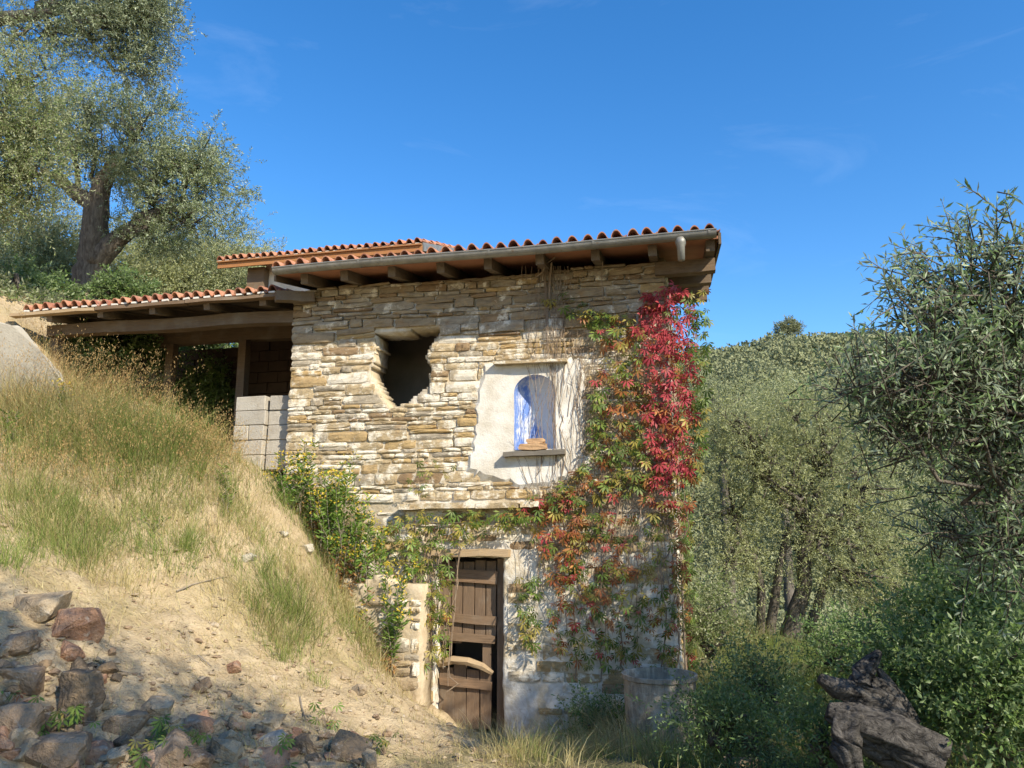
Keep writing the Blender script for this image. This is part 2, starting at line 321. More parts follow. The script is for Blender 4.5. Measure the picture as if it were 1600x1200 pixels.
# ------------------------------------------------------------------ ground
def sp(x): return np.logaddexp(0, x)
def base_h(x, y):
    h = .45*sp(-(x+1.2))*1.0 + .35 - .22*sp((x-6)*.5)/.5*.5
    h = h - 6*(1/(1+np.exp(-(y-22)/5)))*(1/(1+np.exp(-(x+6)/4)))
    t = np.clip((y-32)/(135-32), 0, 1); t = t*t*(3-2*t)
    h = h + (38.5 + .07*x)*t*(1/(1+np.exp(-(x+25)/9)))
    h = h - .10*np.maximum(y-140, 0)
    h = np.where(x < -40, h + (x+40)*.30, h)
    return h
CP = [(-1.53,-5.06,.95),(-1.11,-4.45,1.0),(-.16,-3.95,.66),(-2.19,-3.39,1.33),(-3.17,-4.06,1.9),(-4.9,-2.53,2.74),(-6.16,-1.51,3.9),(-3.56,-1.26,3.05),
      (-7.0,-.84,4.75),(-10.7,4.6,7.4),(3.7,5.1,.5),(3.2,-3.8,.55),(2.3,-3.6,.55),(1.7,-.9,.1),(2.1,-9.2,.5),(-.46,-.3,.02),(-.8,-.35,.08),(1.9,-.2,.2),
      (-3.2,-.1,2.95),(-4.5,1.5,2.5),(-6,1.2,2.9),(-5.5,2.8,3.0),(-6.7,1.6,3.4),(-6.8,2.7,3.6),(-7.8,2,5.3),(-5.2,5,4.6),(-8,5,6.5),(0,6,1.6),(4.8,0,.5),(2.5,2,.45),(6,-3,.6),(4,-7,.55),(0,-7,.75),(-2,-7,1.4),
      (-4.5,-5.5,2.6),(-6,-4,3.5),(.6,-.2,.08),(.2,-2,.35),(1.2,-2,.3),(-9,0,6.0)]
for (px, py, d) in [(640,1100,8.0),(600,1050,8.0),(480,950,8.0),(400,880,8.2),(530,925,8.9),(565,985,8.9),(605,1050,8.85),(635,1090,8.6),(495,865,9.1),(460,770,9.6),(700,1180,6),(850,1180,6),(800,1150,7.6),(400,750,9.9),(370,755,9.9),(150,760,8.2),(80,640,9.2),(200,640,9.6),(330,660,10.2)]:
    CP.append(tuple(at_d(px, py, d)))
CP = np.array(CP); SIG = 1.5
def _k(x, y): return np.exp(-((x[..., None]-CP[:, 0])**2 + (y[..., None]-CP[:, 1])**2)/(2*SIG**2))
_A = _k(CP[:, 0], CP[:, 1]) + np.eye(len(CP))*.02
_W = np.linalg.solve(_A, CP[:, 2] - base_h(CP[:, 0], CP[:, 1]))
def height(x, y, fine=True):
    x = np.asarray(x, float); y = np.asarray(y, float); h = base_h(x, y) + _k(x, y)@_W
    if fine:
        h = h + .13*fbm(x*1.3, y*1.3, 5, 3) + .09*fbm(x*5, y*5, 9, 4) + .02*fbm(x*24, y*24, 15, 2)
        h = h + np.where(y > 30, 1, 0)*5*fbm(x/22, y/22, 3, 4)*np.clip((y-30)/40, 0, 1)
    return h
def gz(x, y): return float(height(np.array([x]), np.array([y]))[0])
def on_ground(px, py, tmin=2.5, tmax=40):
    r = ray(px, py); t = np.linspace(tmin, tmax, 900); P = CAM + t[:, None]*r
    below = P[:, 2] < height(P[:, 0], P[:, 1]); i = int(np.argmax(below)) if below.any() else len(t)-1
    return np.array([P[i, 0], P[i, 1], gz(P[i, 0], P[i, 1])])
gx = np.concatenate([-np.geomspace(11, 420, 60)[::-1], np.arange(-10.93, 8, .07), np.geomspace(8.1, 420, 60)])
gy = np.concatenate([-np.geomspace(10, 160, 24)[::-1], np.arange(-9.92, 3, .07), np.geomspace(3.1, 600, 90)])
X, Y = np.meshgrid(gx, gy, indexing='ij'); Zg = np.concatenate([height(X[i:i+40], Y[i:i+40]) for i in range(0, len(gx), 40)])
ni, nj = X.shape; idx = np.arange(ni*nj).reshape(ni, nj)
Fg = np.stack([idx[:-1, :-1], idx[1:, :-1], idx[1:, 1:], idx[:-1, 1:]], -1).reshape(-1, 4)
g = place('ground', fast_mesh('ground', np.stack([X, Y, Zg], -1).reshape(-1, 3), Fg, m_ground, smooth=True), (0, 0, 0)); tag(g, kind='structure')

# ------------------------------------------------------------------ foliage helpers
def leaf_quads(pos, d, L, W, rng, fold=.25, upbias=0.0):
    """folded diamond leaves, 2 triangles each"""
    n = len(pos); d = nrm(d); r = rng.normal(size=(n, 3)); r[:, 2] += upbias
    s = nrm(np.cross(d, r)); nn = np.cross(s, d); L = np.broadcast_to(L, (n,))[:, None]; W = np.broadcast_to(W, (n,))[:, None]
    mid = pos + d*L*.48 + nn*W*fold
    V = np.stack([pos, mid+s*W/2, pos+d*L, mid-s*W/2], 1).reshape(-1, 3)
    i = np.arange(n)[:, None]*4; F = np.concatenate([i+np.array([[0, 1, 2]]), i+np.array([[0, 2, 3]])], 1).reshape(-1, 3)
    return V, F
def in_blob(rng, n, c, r, shell=.45):
    d = nrm(rng.normal(size=(n, 3))); return np.asarray(c) + d*(rng.random((n, 1))**shell)*np.asarray(r), d
def twigs(rng, start, d, L, per, spread=.8, droop=.15, jit=.3):
    T = len(start); t = np.linspace(.12, 1, per)[None, :, None]; L = np.broadcast_to(L, (T,))[:, None, None]
    P = start[:, None] + d[:, None]*L*t; P[..., 2] -= droop*(L[..., 0]*t[..., 0]**2)
    ref = rng.normal(size=(T, 3)); s = nrm(np.cross(d, ref)); s2 = np.cross(d, s)
    k = np.arange(per); sg = np.where(k % 2 == 0, 1.0, -1.0); alt = (k//2) % 2
    side = s[:, None]*(sg*(alt == 0))[None, :, None] + s2[:, None]*(sg*(alt == 1))[None, :, None]
    D = nrm(d[:, None]*.75 + side*spread + rng.normal(size=P.shape)*jit); D[..., 2] -= droop*.5
    return P.reshape(-1, 3), D.reshape(-1, 3)
def limb(mb, p, q, r0, r1, seg=5, wob=.12, n=6, sag=0.0, jit=.08):
    p = np.asarray(p, float); q = np.asarray(q, float); L = np.linalg.norm(q-p); t = np.linspace(0, 1, seg+1)[:, None]
    w = RNG.normal(size=(seg+1, 3))*wob*L*.25; w[0] = 0; w[-1] = 0
    P = p+(q-p)*t + w; P[:, 2] += np.sin(t[:, 0]*math.pi)*sag*L
    mb.tube(P, r0+(r1-r0)*t[:, 0], n, 0, jit); return P
def olive(name, label, base, trunk, blobs, leafmat=OLIVE, seed=1, clusters=60, tw=9, per=14, tl=.4, ll=.06, lw=.014, group='olive trees', cat='olive tree', crad=.28, fine_twigs=False, limb_k=1.0, shell=.5, trunk_n=12, barkmat=None, upd=.35):
    """base: ground point; trunk: list of polylines [(x,y,z,r)...]; blobs: (centre, radii, anchor, weight)"""
    rng = np.random.default_rng(seed); root = empty(name, base, None, label, cat, group); mb = MB()
    for pl in trunk:
        a = np.array(pl, float)
        t = np.linspace(0, len(a)-1, (len(a)-1)*4+1); P = np.stack([np.interp(t, range(len(a)), a[:, k]) for k in range(4)], 1)
        P[1:-1, :3] += rng.normal(size=(len(P)-2, 3))*P[1:-1, 3:4]*.05; mb.tube(P[:, :3], P[:, 3], trunk_n, 0, .07)
    SV = []; SD = []; tot = sum(b_[3] for b_ in blobs); tm = MB()
    for c_, r_, an, w in blobs:
        n = max(3, int(clusters*w/tot)); cp, cd = in_blob(rng, n, c_, r_, shell); c_ = np.asarray(c_, float)
        limb(mb, an, c_-np.array([0, 0, .15*np.max(r_)]), (.055*np.max(r_)+.02)*limb_k, .025*limb_k, 6, .3)
        for k in range(n):
            if k % 2 == 0: limb(mb, c_ + (np.asarray(an)-c_)*rng.uniform(0, .35), cp[k], .022*limb_k, .007, 4, .35, 4, .05)
        s0 = np.repeat(cp, tw, 0) + rng.normal(size=(n*tw, 3))*crad*.55
        dd = nrm(np.repeat(cd, tw, 0)*.5 + rng.normal(size=(n*tw, 3))*.7 + np.array([0, 0, upd]))
        SV.append(s0); SD.append(dd)
    S = np.concatenate(SV); D = np.concatenate(SD); Lt = tl*rng.uniform(.6, 1.3, len(S))
    P, DL = twigs(rng, S, D, Lt, per)
    V, F = leaf_quads(P, DL, ll*rng.uniform(.65, 1.25, len(P)), lw*rng.uniform(.8, 1.3, len(P)), rng, .2, .6)
    if fine_twigs:
        for k in range(len(S)):
            q = S[k]+D[k]*Lt[k]; m_ = S[k]+D[k]*Lt[k]*.5; q[2] -= .15*Lt[k]; m_[2] -= .04*Lt[k]; mb.tube([S[k]-D[k]*.08, m_, q], [.005, .004, .0015], 3)
    mb.build('trunk', barkmat or m_bark, root, smooth=True)
    cr = place('crown', fast_mesh('crown', V - np.asarray(base, float), F, leafmat), base, root)
    return root


# ------------------------------------------------------------------ stone house
HX0, HX1, HD, HTOP = -3.05, 1.90, 3.3, 5.46
house = empty('stone_house', (-.55, 0, 0), None, 'small two-storey rubble stone house with tiled lean roof and red creeper', 'house')
HOLE = np.array([at_y(x, y, 0)[[0, 2]] for x, y in [(588,524),(683,515),(684,523),(668,545),(661,558),(670,573),(667,600),(636,625),(611,634),(598,618),(590,605),(580,582),(589,562),(591,545)]])
HOLE = HOLE.mean(0) + (HOLE-HOLE.mean(0))*1.07
DOOR = (-.95, -.10, -.3, 1.92)
NX0, NX1, NZ0, NZ1 = .03, .55, 3.20, 4.13
PANEL = np.array([at_y(x, y, 0)[[0, 2]] for x, y in [(762,573),(800,571),(845,567),(880,565),(904,567),(908,600),(906,640),(909,680),(903,712),(890,735),(870,748),(845,755),(815,758),(790,749),(757,742),(736,732),(740,705),(746,675),(748,640),(755,605)]])
def inpoly(px, pz, P):
    px = np.asarray(px, float); pz = np.asarray(pz, float); r = np.zeros(px.shape, bool); j = len(P)-1
    for i in range(len(P)):
        c = ((P[i, 1] > pz) != (P[j, 1] > pz)) & (px < (P[j, 0]-P[i, 0])*(pz-P[i, 1])/(P[j, 1]-P[i, 1]+1e-12)+P[i, 0]); r ^= c; j = i
    return r
# wall core (voxel cells so that the openings go through)
def wall_core(u0, u1, z0, z1, th, blocked, to_world, cell=.05, nz_amp=.018):
    nu = int(round((u1-u0)/cell)); nz = int(round((z1-z0)/cell)); us = np.linspace(u0, u1, nu+1); zs = np.linspace(z0, z1, nz+1)
    keep = ~blocked((us[:-1, None]+us[1:, None])/2 + 0*zs[None, :-1], 0*us[:-1, None]+(zs[None, :-1]+zs[None, 1:])/2)
    U, Zz = np.meshgrid(us, zs, indexing='ij'); dep = nz_amp*(fbm(U*4, Zz*4, 2, 4)) + .012
    jx = .02*vnoise(U*17, Zz*17, 31); jz = .02*vnoise(U*17, Zz*17, 37)
    fr = to_world(U+jx, dep, Zz+jz); bk = to_world(U+jx, dep*0+th, Zz+jz); V = np.concatenate([fr.reshape(-1, 3), bk.reshape(-1, 3)])
    n0 = U.size; id_ = np.arange(n0).reshape(U.shape); F = []
    for i in range(nu):
        for k in range(nz):
            if not keep[i, k]: continue
            a, b_, c_, d_ = id_[i, k], id_[i+1, k], id_[i+1, k+1], id_[i, k+1]
            F.append((a, b_, c_, d_)); F.append((n0+a, n0+d_, n0+c_, n0+b_))
            if i == 0 or not keep[i-1, k]: F.append((a, d_, n0+d_, n0+a))
            if i == nu-1 or not keep[i+1, k]: F.append((b_, n0+b_, n0+c_, c_))
            if k == 0 or not keep[i, k-1]: F.append((a, n0+a, n0+b_, b_))
            if k == nz-1 or not keep[i, k+1]: F.append((d_, c_, n0+c_, n0+d_))
    return V, np.array(F)
def blk_front(u, z):
    r = inpoly(u, z, HOLE) | ((u > DOOR[0]) & (u < DOOR[1]) & (z > DOOR[2]) & (z < DOOR[3]))
    return r | ((u > NX0-.06) & (u < NX1+.06) & (z > NZ0-.06) & (z < NZ1+.06))
V, F = wall_core(HX0, HX1, -.4, HTOP, .45, blk_front, lambda u, y, z: np.stack([u, y, z], -1), .03)
front = place('front_wall', fast_mesh('front_wall', V-wl(house), F, m_core), wl(house), house)
V, F = wall_core(.455, HD, -.4, HTOP+.55, .45, lambda u, z: z > HTOP + .2*u, lambda u, y, z: np.stack([HX1-y, u, z], -1))
side = place('side_wall', fast_mesh('side_wall', V-wl(house), F, m_core), wl(house), house)
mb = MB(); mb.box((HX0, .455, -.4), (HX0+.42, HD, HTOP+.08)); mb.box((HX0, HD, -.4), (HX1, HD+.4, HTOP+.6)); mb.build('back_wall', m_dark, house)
mb = MB(); mb.box((HX0+.43, .46, 2.36), (HX1-.46, HD-.01, 2.52)); mb.build('upper_floor', m_dark, house)
mb = MB(); mb.box((HX0+.425, 1.55, 2.53), (HX1-.46, 1.62, HTOP+.2)); mb.box((HX0+.43, .5, 2.53), (HX0+.5, HD-.1, HTOP)); mb.box((HX1-.54, .5, 2.53), (HX1-.47, HD-.1, HTOP)); mb.build('bounce_lining', m_inner, house)  # added partition and sides, set close so daylight bounces inside the hole

# stones
def stone_shape(seed):
    r = np.random.default_rng(seed); nu, nz = 6, 4; us = np.linspace(-.5, .5, nu); zs = np.linspace(-.5, .5, nz); V = []
    for i in range(nu):
        for k in range(nz):
            ex = i in (0, nu-1); ez = k in (0, nz-1)
            u = us[i] + r.uniform(-.05, .05)*(0 if ex else 1); zz = zs[k] + r.uniform(-.06, .06)*(0 if ez else 1)
            if ex: u *= 1 - r.uniform(0, .07)
            if ez: zz *= 1 - r.uniform(0, .12)
            if ex and ez: u *= r.uniform(.93, 1.0); zz *= r.uniform(.84, 1.0)
            y = -1 + r.uniform(-.07, .07) + (.07 if ex or ez else 0) + (.04 if ex and ez else 0); V.append((u, y, zz))
    F = [(i*nz+k, (i+1)*nz+k, (i+1)*nz+k+1, i*nz+k+1) for i in range(nu-1) for k in range(nz-1)]
    ring = [i*nz for i in range(nu)] + [(nu-1)*nz+k for k in range(1, nz)] + [i*nz+nz-1 for i in range(nu-2, -1, -1)] + [k for k in range(nz-2, 0, -1)]
    n0 = len(V); V += [(V[q][0]*1.02, 0, V[q][2]*1.02) for q in ring]; m = len(ring)
    F += [(ring[a], n0+a, n0+(a+1) % m, ring[(a+1) % m]) for a in range(m)]
    return np.array(V), F
SHAPES = [stone_shape(s) for s in range(14)]
SMESH = []
for k, (v, f) in enumerate(SHAPES):
    q = MB(); q.add(v, f); SMESH.append(q.mesh('stone', ST[1]))
def courses(u0, u1, z0, z1, free, rng, hlo=.06, hhi=.16, wlo=.14, whi=.52):
    out = []; z = z0
    while z < z1-.03:
        h = min(rng.uniform(hlo, hhi) if rng.random() < .75 else rng.uniform(hlo*.75, hlo*1.1), z1-z); uu = np.arange(u0, u1, .01)
        ok = free(uu, 0*uu+z+h*.5) & free(uu, 0*uu+z+h*.15) & free(uu, 0*uu+z+h*.85); i = 0
        while i < len(uu):
            if not ok[i]: i += 1; continue
            j = i
            while j < len(uu) and ok[j]: j += 1
            a, e = uu[i], uu[j-1]+.01
            if j >= len(uu): e = u1
            while e-a > .05:
                w = rng.uniform(wlo, whi)*(.7+h*4); w = w if e-a-w > .10 else e-a
                if w > .75: w = (e-a)/2
                if h > .10 and rng.random() < .18:
                    s = rng.uniform(.35, .65); out.append((a, a+w, z, z+h*s)); out.append((a, a+w, z+h*s, z+h))
                else: out.append((a, a+w, z, z+h))
                a += w
            i = j
        z += h
    return out
rng = np.random.default_rng(11)
def free_front(u, z):
    r = ~inpoly(u, z, HOLE) & ~((u > DOOR[0]-.02) & (u < DOOR[1]+.02) & (z < DOOR[3]+.12)) & ~inpoly(u, z, PANEL)
    return r & ~((z > 2.47) & (z < 2.60) & (u > -1.42) & (u < .35)) & ~((u > NX0-.15) & (u < NX1+.15) & (z > 4.20) & (z < 4.30))
L = courses(HX0-.02, HX1+.02, 2.60, HTOP, free_front, rng) 
L2 = courses(HX0-.02, HX1+.02, -.2, 2.47, free_front, rng, .10, .24, .16, .5)
gl = height(np.linspace(HX0, HX1, 60), np.full(60, -.12)); vis = []
for (a, e, z0, z1) in L + L2:
    zg = np.interp((a+e)/2, np.linspace(HX0, HX1, 60), gl)
    if z1 < zg-.05: continue
    lower = z1 <= 2.5
    if lower and a > -.3 and rng.random() < .30: continue
    vis.append((a, e, z0, z1, lower))
vis.sort(key=lambda s: -(s[1]-s[0])*(s[3]-s[2]))
rest = MB()
for k, (a, e, z0, z1, lower) in enumerate(vis):
    cx, cz = (a+e)/2, (z0+z1)/2; w = e-a-rng.uniform(.003, .014); h = z1-z0-rng.uniform(.0, .010); dz = .075*vnoise(cx*.9, cz*.9, 77)
    pr = rng.uniform(.004, .024) if not lower else rng.uniform(-.006, .022); dep = pr+.10
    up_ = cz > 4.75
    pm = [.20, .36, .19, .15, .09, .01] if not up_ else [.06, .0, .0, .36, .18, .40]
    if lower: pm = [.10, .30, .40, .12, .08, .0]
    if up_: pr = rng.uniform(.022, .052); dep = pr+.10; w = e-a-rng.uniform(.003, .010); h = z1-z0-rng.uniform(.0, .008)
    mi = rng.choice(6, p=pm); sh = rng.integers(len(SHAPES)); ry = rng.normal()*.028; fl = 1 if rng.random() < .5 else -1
    if k < 300:
        place('stone', SMESH[sh], (cx, .10, cz+dz), front, (rng.normal()*.03, ry, rng.normal()*.02), (w, dep, h*1.02), ST[mi])
    else:
        v = SHAPES[sh][0]*np.array([w, dep, h]); cr_, sr_ = math.cos(ry), math.sin(ry); v = np.stack([v[:, 0]*cr_+v[:, 2]*sr_, v[:, 1], -v[:, 0]*sr_+v[:, 2]*cr_], 1)
        rest.add(v+np.array([cx, .10, cz+dz]), SHAPES[sh][1], int(mi))
tag(rest.build('small_stones', ST, front), kind='stuff')
# stones of the side wall (shaded, mostly under creeper)
sw = MB()
for (a, e, z0, z1) in courses(.02, HD, .1, HTOP+.1, lambda u, z: z > -9, rng, .09, .18, .2, .6):
    sh = rng.integers(len(SHAPES)); v = SHAPES[sh][0]*np.array([e-a-.012, rng.uniform(.11, .15), z1-z0-.01])
    sw.add(np.stack([HX1-.10-v[:, 1], v[:, 0]+(a+e)/2, v[:, 2]+(z0+z1)/2], 1), SHAPES[sh][1], int(rng.choice(5, p=[.1, .3, .1, .4, .1])))
tag(sw.build('rubble_face', ST, side), kind='stuff')

# niche with its plaster panel
def arch_pts(x0, x1, z0, z1, n=18):
    r = (x1-x0)/2; cx = (x0+x1)/2; zs = z1-r*.85
    return [(x0, z0)] + [(cx-r*math.cos(t), zs+r*.85*math.sin(t)) for t in np.linspace(0, math.pi, n)] + [(x1, z0)]
AP = arch_pts(NX0, NX1, NZ0, NZ1)
pout = []
for i in range(len(PANEL)):
    p, q = PANEL[i], PANEL[(i+1) % len(PANEL)]
    for t in np.linspace(0, 1, 5)[:-1]: pout.append(p+(q-p)*t + rng.normal(size=2)*.017)
pout = np.array(pout)
tri = tessellate_polygon([[Vector((p[0], p[1], 0)) for p in pout], [Vector((p[0], p[1], 0)) for p in AP]])
allp = np.concatenate([pout, np.array(AP)]); npo = len(pout); nal = len(allp)
PY = -.036
ctr = np.array([.28, 3.6]); ow = pout + (pout-ctr)*(.07+.05*rng.random((npo, 1))); allo = np.concatenate([ow, np.array(AP)])
V = np.concatenate([np.stack([allp[:, 0], np.full(nal, PY), allp[:, 1]], 1), np.stack([allo[:, 0], np.full(nal, .012), allo[:, 1]], 1)])
def orient(t):
    a, b_, c_ = (allp[i] for i in t); return t if (b_[0]-a[0])*(c_[1]-a[1])-(b_[1]-a[1])*(c_[0]-a[0]) > 0 else (t[0], t[2], t[1])
F = [orient(t) for t in tri]
F += [(i, (i+1) % npo, nal+(i+1) % npo, nal+i) for i in range(npo)]
mb = MB(); mb.add(V, F)
panel = mb.build('plaster_panel', m_plaster, front)
# concave niche shell behind the arch
n = 26; m_ = 14; V = []; cxn = (NX0+NX1)/2; rn = (NX1-NX0)/2; zs = NZ1-rn*.85; DEP = .21
for k in range(m_+10):
    if k <= m_: zz = NZ0+(zs-NZ0)*k/m_; sc = 1.0
    else:
        a = (k-m_)/9.0*math.pi/2; zz = zs+rn*.85*math.sin(a); sc = max(math.cos(a), .001)
    for t in np.linspace(0, math.pi, n):
        V.append((cxn-rn*sc*math.cos(t)*1.005, PY+.004+(DEP+.04)*sc*abs(math.sin(t))**.55, zz))
F = [(k*n+i, (k+1)*n+i, (k+1)*n+i+1, k*n+i+1) for k in range(m_+9) for i in range(n-1)]
fl = len(V); V += [(NX0, PY, NZ0), (NX1, PY, NZ0)]
mb = MB(); mb.add(V, F); mb.box((NX0-.02, PY+.01, NZ0-.06), (NX1+.02, .25, NZ0+.004))
mb.build('niche', m_blue, front, smooth=False)
mb = MB(); mb.beam((-.22, -.06, 4.285), (.70, -.06, 4.27), .16, .035, jit=.006, seg=5); mb.build('niche_lintel', ST[1], front)
a = at_y(789, 711, -.07); b_ = at_y(883, 707, -.07)
mb = MB(); mb.beam((a[0], -.07, a[2]), (b_[0], -.07, b_[2]), .16, .055, jit=.007, seg=6); mb.build('niche_sill', m_grey_slab, front)
# string course of thin slabs over the lower storey
xs = [-1.42, -.42, .12, .36]
for i in range(3):
    mb = MB(); dz = rng.uniform(-.012, .012); mb.beam((xs[i]+.008, -.06, 2.53+dz), (xs[i+1]-.008, -.06, 2.53+dz+.006), .22, .065, jit=.006, seg=5); mb.build('ledge_slab', ST[1], front)
mb = MB(); mb.beam((-1.08, -.03, 1.975), (-.02, -.03, 1.975), .20, .085, jit=.006, seg=6); mb.build('door_lintel', m_pale, front)

# plank door in its opening
door = empty('door', (-.5, .16, 0), house); door['label'] = 'broken brown plank door of the lower storey'
xs = np.array([-.95, -.80, -.66, -.51, -.37, -.235])
for i in range(5):
    mb = MB(); mb.box((xs[i]+.006, .16+rng.uniform(-.006, .006), .98 if i > 1 else .90), (xs[i+1]-.006, .195, 1.86+rng.uniform(-.02, .02)), jit=.004); mb.build('plank', m_door, door)
for zc, h, x1 in ((1.69, .15, -.215), (1.19, .10, -.225), (.97, .09, -.24)):
    mb = MB(); mb.beam((-.96, .135, zc+.02), (x1, .135, zc-.02), .045, h, jit=.006, seg=3); mb.build('batten', m_batten, door)
for i, (x0, x1, z0, z1) in enumerate([(-.93, -.76, -.05, .62), (-.75, -.60, -.05, .66), (-.59, -.44, -.05, .60), (-.43, -.29, -.05, .64), (-.40, -.30, .60, .95)]):
    mb = MB(); mb.box((x0, .155, z0), (x1, .19, z1), jit=.008); mb.build('plank', m_door, door)
mb = MB(); mb.tube([(-.93, .10, .66), (-.75, .07, .715), (-.55, .06, .71), (-.38, .08, .66), (-.27, .12, .58)], [.045, .05, .05, .045, .03], 6, jit=.12); mb.build('pale_plank', m_pale, door)
mb = MB(); mb.beam((-.93, .13, .47), (-.28, .13, .43), .04, .09, jit=.006, seg=3); mb.build('batten', m_batten, door)
for x in (-.2,): 
    mb = MB(); mb.box((-.225, .15, -.1), (-.105, .30, 1.90), jit=.005); mb.build('door_jamb', m_door, house)
mb = MB(); mb.box((-.97, .9, -.2), (-.05, .95, 2.2)); mb.build('dark_inner_wall', m_dark, house)  # door-wide panel, its dark colour stands for the unlit lower room

# ------------------------------------------------------------------ roofs
def tile_mesh(pitch, length):
    u = np.linspace(0, 1, 13); prof = np.where(u < .68, .070*np.sin(np.clip(u/.68, 0, 1)*math.pi)**.75, -.016*np.sin(np.clip((u-.68)/.32, 0, 1)*math.pi))
    xs_ = (u-.34)*pitch*1.03; th = .014; V = []; n = len(u)
    for y, zo, sc in ((0, .022, 1.0), (length, -.004, .93)):
        for s in (0, 1):
            for i in range(n): V.append((xs_[i]*sc, y, zo + prof[i]*sc - s*th))
    F = []
    for i in range(n-1):
        F += [(i, i+1, 2*n+i+1, 2*n+i), (n+i, 3*n+i, 3*n+i+1, n+i+1), (i, n+i, n+i+1, i+1), (2*n+i, 2*n+i+1, 3*n+i+1, 3*n+i)]
    F += [(0, 2*n, 3*n, n), (n-1, 2*n-1, 4*n-1, 3*n-1)]
    q = MB(); q.add(V, F); return q.mesh('roof_tile', m_tile)
def tile_roof(parent, x0, nx, pitch, y0, z0, slope, rows, expo):
    tm = tile_mesh(pitch, expo*1.16); ang = math.atan(slope); ca, sa = math.cos(ang), math.sin(ang)
    for i in range(nx):
        for r in range(rows):
            s = r*expo
            place('tile', tm, (x0+(i+.34)*pitch + rng.normal()*.006, y0+s*ca + rng.normal()*.014, z0+s*sa+rng.normal()*.004+.012*math.sin(i*.55+r*.3)), parent, (ang+rng.normal()*.008, rng.normal()*.04, rng.normal()*.022))
SL = .2
EY, EZ = -.60, 5.545      # front edge of tiles
roof = empty('roof', (-.3, EY, EZ), house)
NXT, PT = 32, .176; RX0 = -3.06
tile_roof(roof, RX0, NXT, PT, EY-.03, EZ+.034, SL, 9, .42)
RX1 = RX0+NXT*PT
def zr(y, off): return EZ + SL*(y-EY) + off
# terracotta panels between rafters, then rafters
rx = np.array([at_y(x, 440, -.3)[0] for x in (487, 548, 620, 695, 768, 848, 934, 1022, 1092)])
rx[-1] = RX1-.12
ed = [RX0+.02] + list(rx) + [RX1-.02]
mb = MB()
for i in range(len(ed)-1):
    mb = MB(); mb.beam(((ed[i]+ed[i+1])/2, EY+.03, zr(EY+.03, -.035)), ((ed[i]+ed[i+1])/2, HD+.3, zr(HD+.3, -.035)), ed[i+1]-ed[i]-.012, .03); mb.build('soffit_panel', m_panel, roof)
for x in rx:
    mb = MB(); mb.beam((x, EY+.10, zr(EY+.10, -.115)), (x, HD+.28, zr(HD+.28, -.115)), .10, .13, jit=.004, seg=5); mb.build('rafter', m_raft, roof)
for y in (-.15, 1.0, 2.1, 3.2):
    z = zr(y, -.27); mb = MB(); mb.beam((HX1-(.10 if y < 0 else .5), y+.12, z), (RX1-.06, y+.12, z), .14, .16, jit=.006, seg=4); mb.build('purlin', m_wood, roof)
mb = MB(); mb.beam((RX1-.01, EY+.03, zr(EY+.03, -.05)), (RX1-.01, HD+.3, zr(HD+.3, -.05)), .03, .13); mb.build('verge_board', m_raft, roof)
mb = MB(); mb.beam((RX0+.02, EY+.03, zr(EY+.03, -.07)), (RX0+.02, HD+.3, zr(HD+.3, -.07)), .03, .12); mb.build('verge_board', m_raft, roof)
# gutter: half round with rolled front bead, joint bands, brackets, outlet
gut = MB(); GR = .074; gy_, gz_ = EY-.065, EZ-.005; gxa, gxb = at_y(433, 430, EY)[0], RX1-.05
ts = np.linspace(0, math.pi, 13); xs = np.linspace(gxa, gxb, 14); V = []
for x in xs:
    dz = .010*math.sin((x-gxa)*1.4)
    for r in (GR, GR-.005):
        for t in ts: V.append((x, gy_-r*math.cos(t), gz_+dz-r*math.sin(t)))
n = len(ts); F = []
for i in range(len(xs)-1):
    o = i*2*n
    for k in range(n-1): F += [(o+k, o+k+1, o+2*n+k+1, o+2*n+k), (o+n+k, o+3*n+k, o+3*n+k+1, o+n+k+1)]
    F += [(o, o+2*n, o+3*n, o+n), (o+n-1, o+2*n-1, o+4*n-1, o+3*n-1)]
F += [tuple(range(n)), tuple((len(xs)-1)*2*n+k for k in range(n-1, -1, -1))]
gut.add(V, F); gut.tube([(x, gy_-GR, gz_+.010*math.sin((x-gxa)*1.4)) for x in xs], .010, 6)
gutter = gut.build('gutter', m_gutter, roof)
for px in (562, 598, 765, 928, 1110):
    x = at_y(px, 400, EY-.1)[0]; mb = MB(); dz = .010*math.sin((x-gxa)*1.4); V = []
    for xx in (x-.014, x+.014):
        for t in ts: V.append((xx, gy_-(GR+.005)*math.cos(t), gz_+dz-(GR+.005)*math.sin(t)))
    mb.add(V, [(k, k+1, n+k+1, n+k) for k in range(n-1)]); mb.build('joint_band', m_gutter, gutter)
x = at_y(1064, 390, EY-.06)[0]
mb = MB(); mb.tube([(x, gy_, gz_-.04), (x, gy_, gz_-.10), (x, gy_+.01, gz_-.14), (x, gy_+.01, gz_-.30)], [.062, .060, .045, .040], 12); mb.build('outlet', m_gutter, gutter, smooth=True)
# creeper-held roots hanging beneath the eave are part of the creeper below

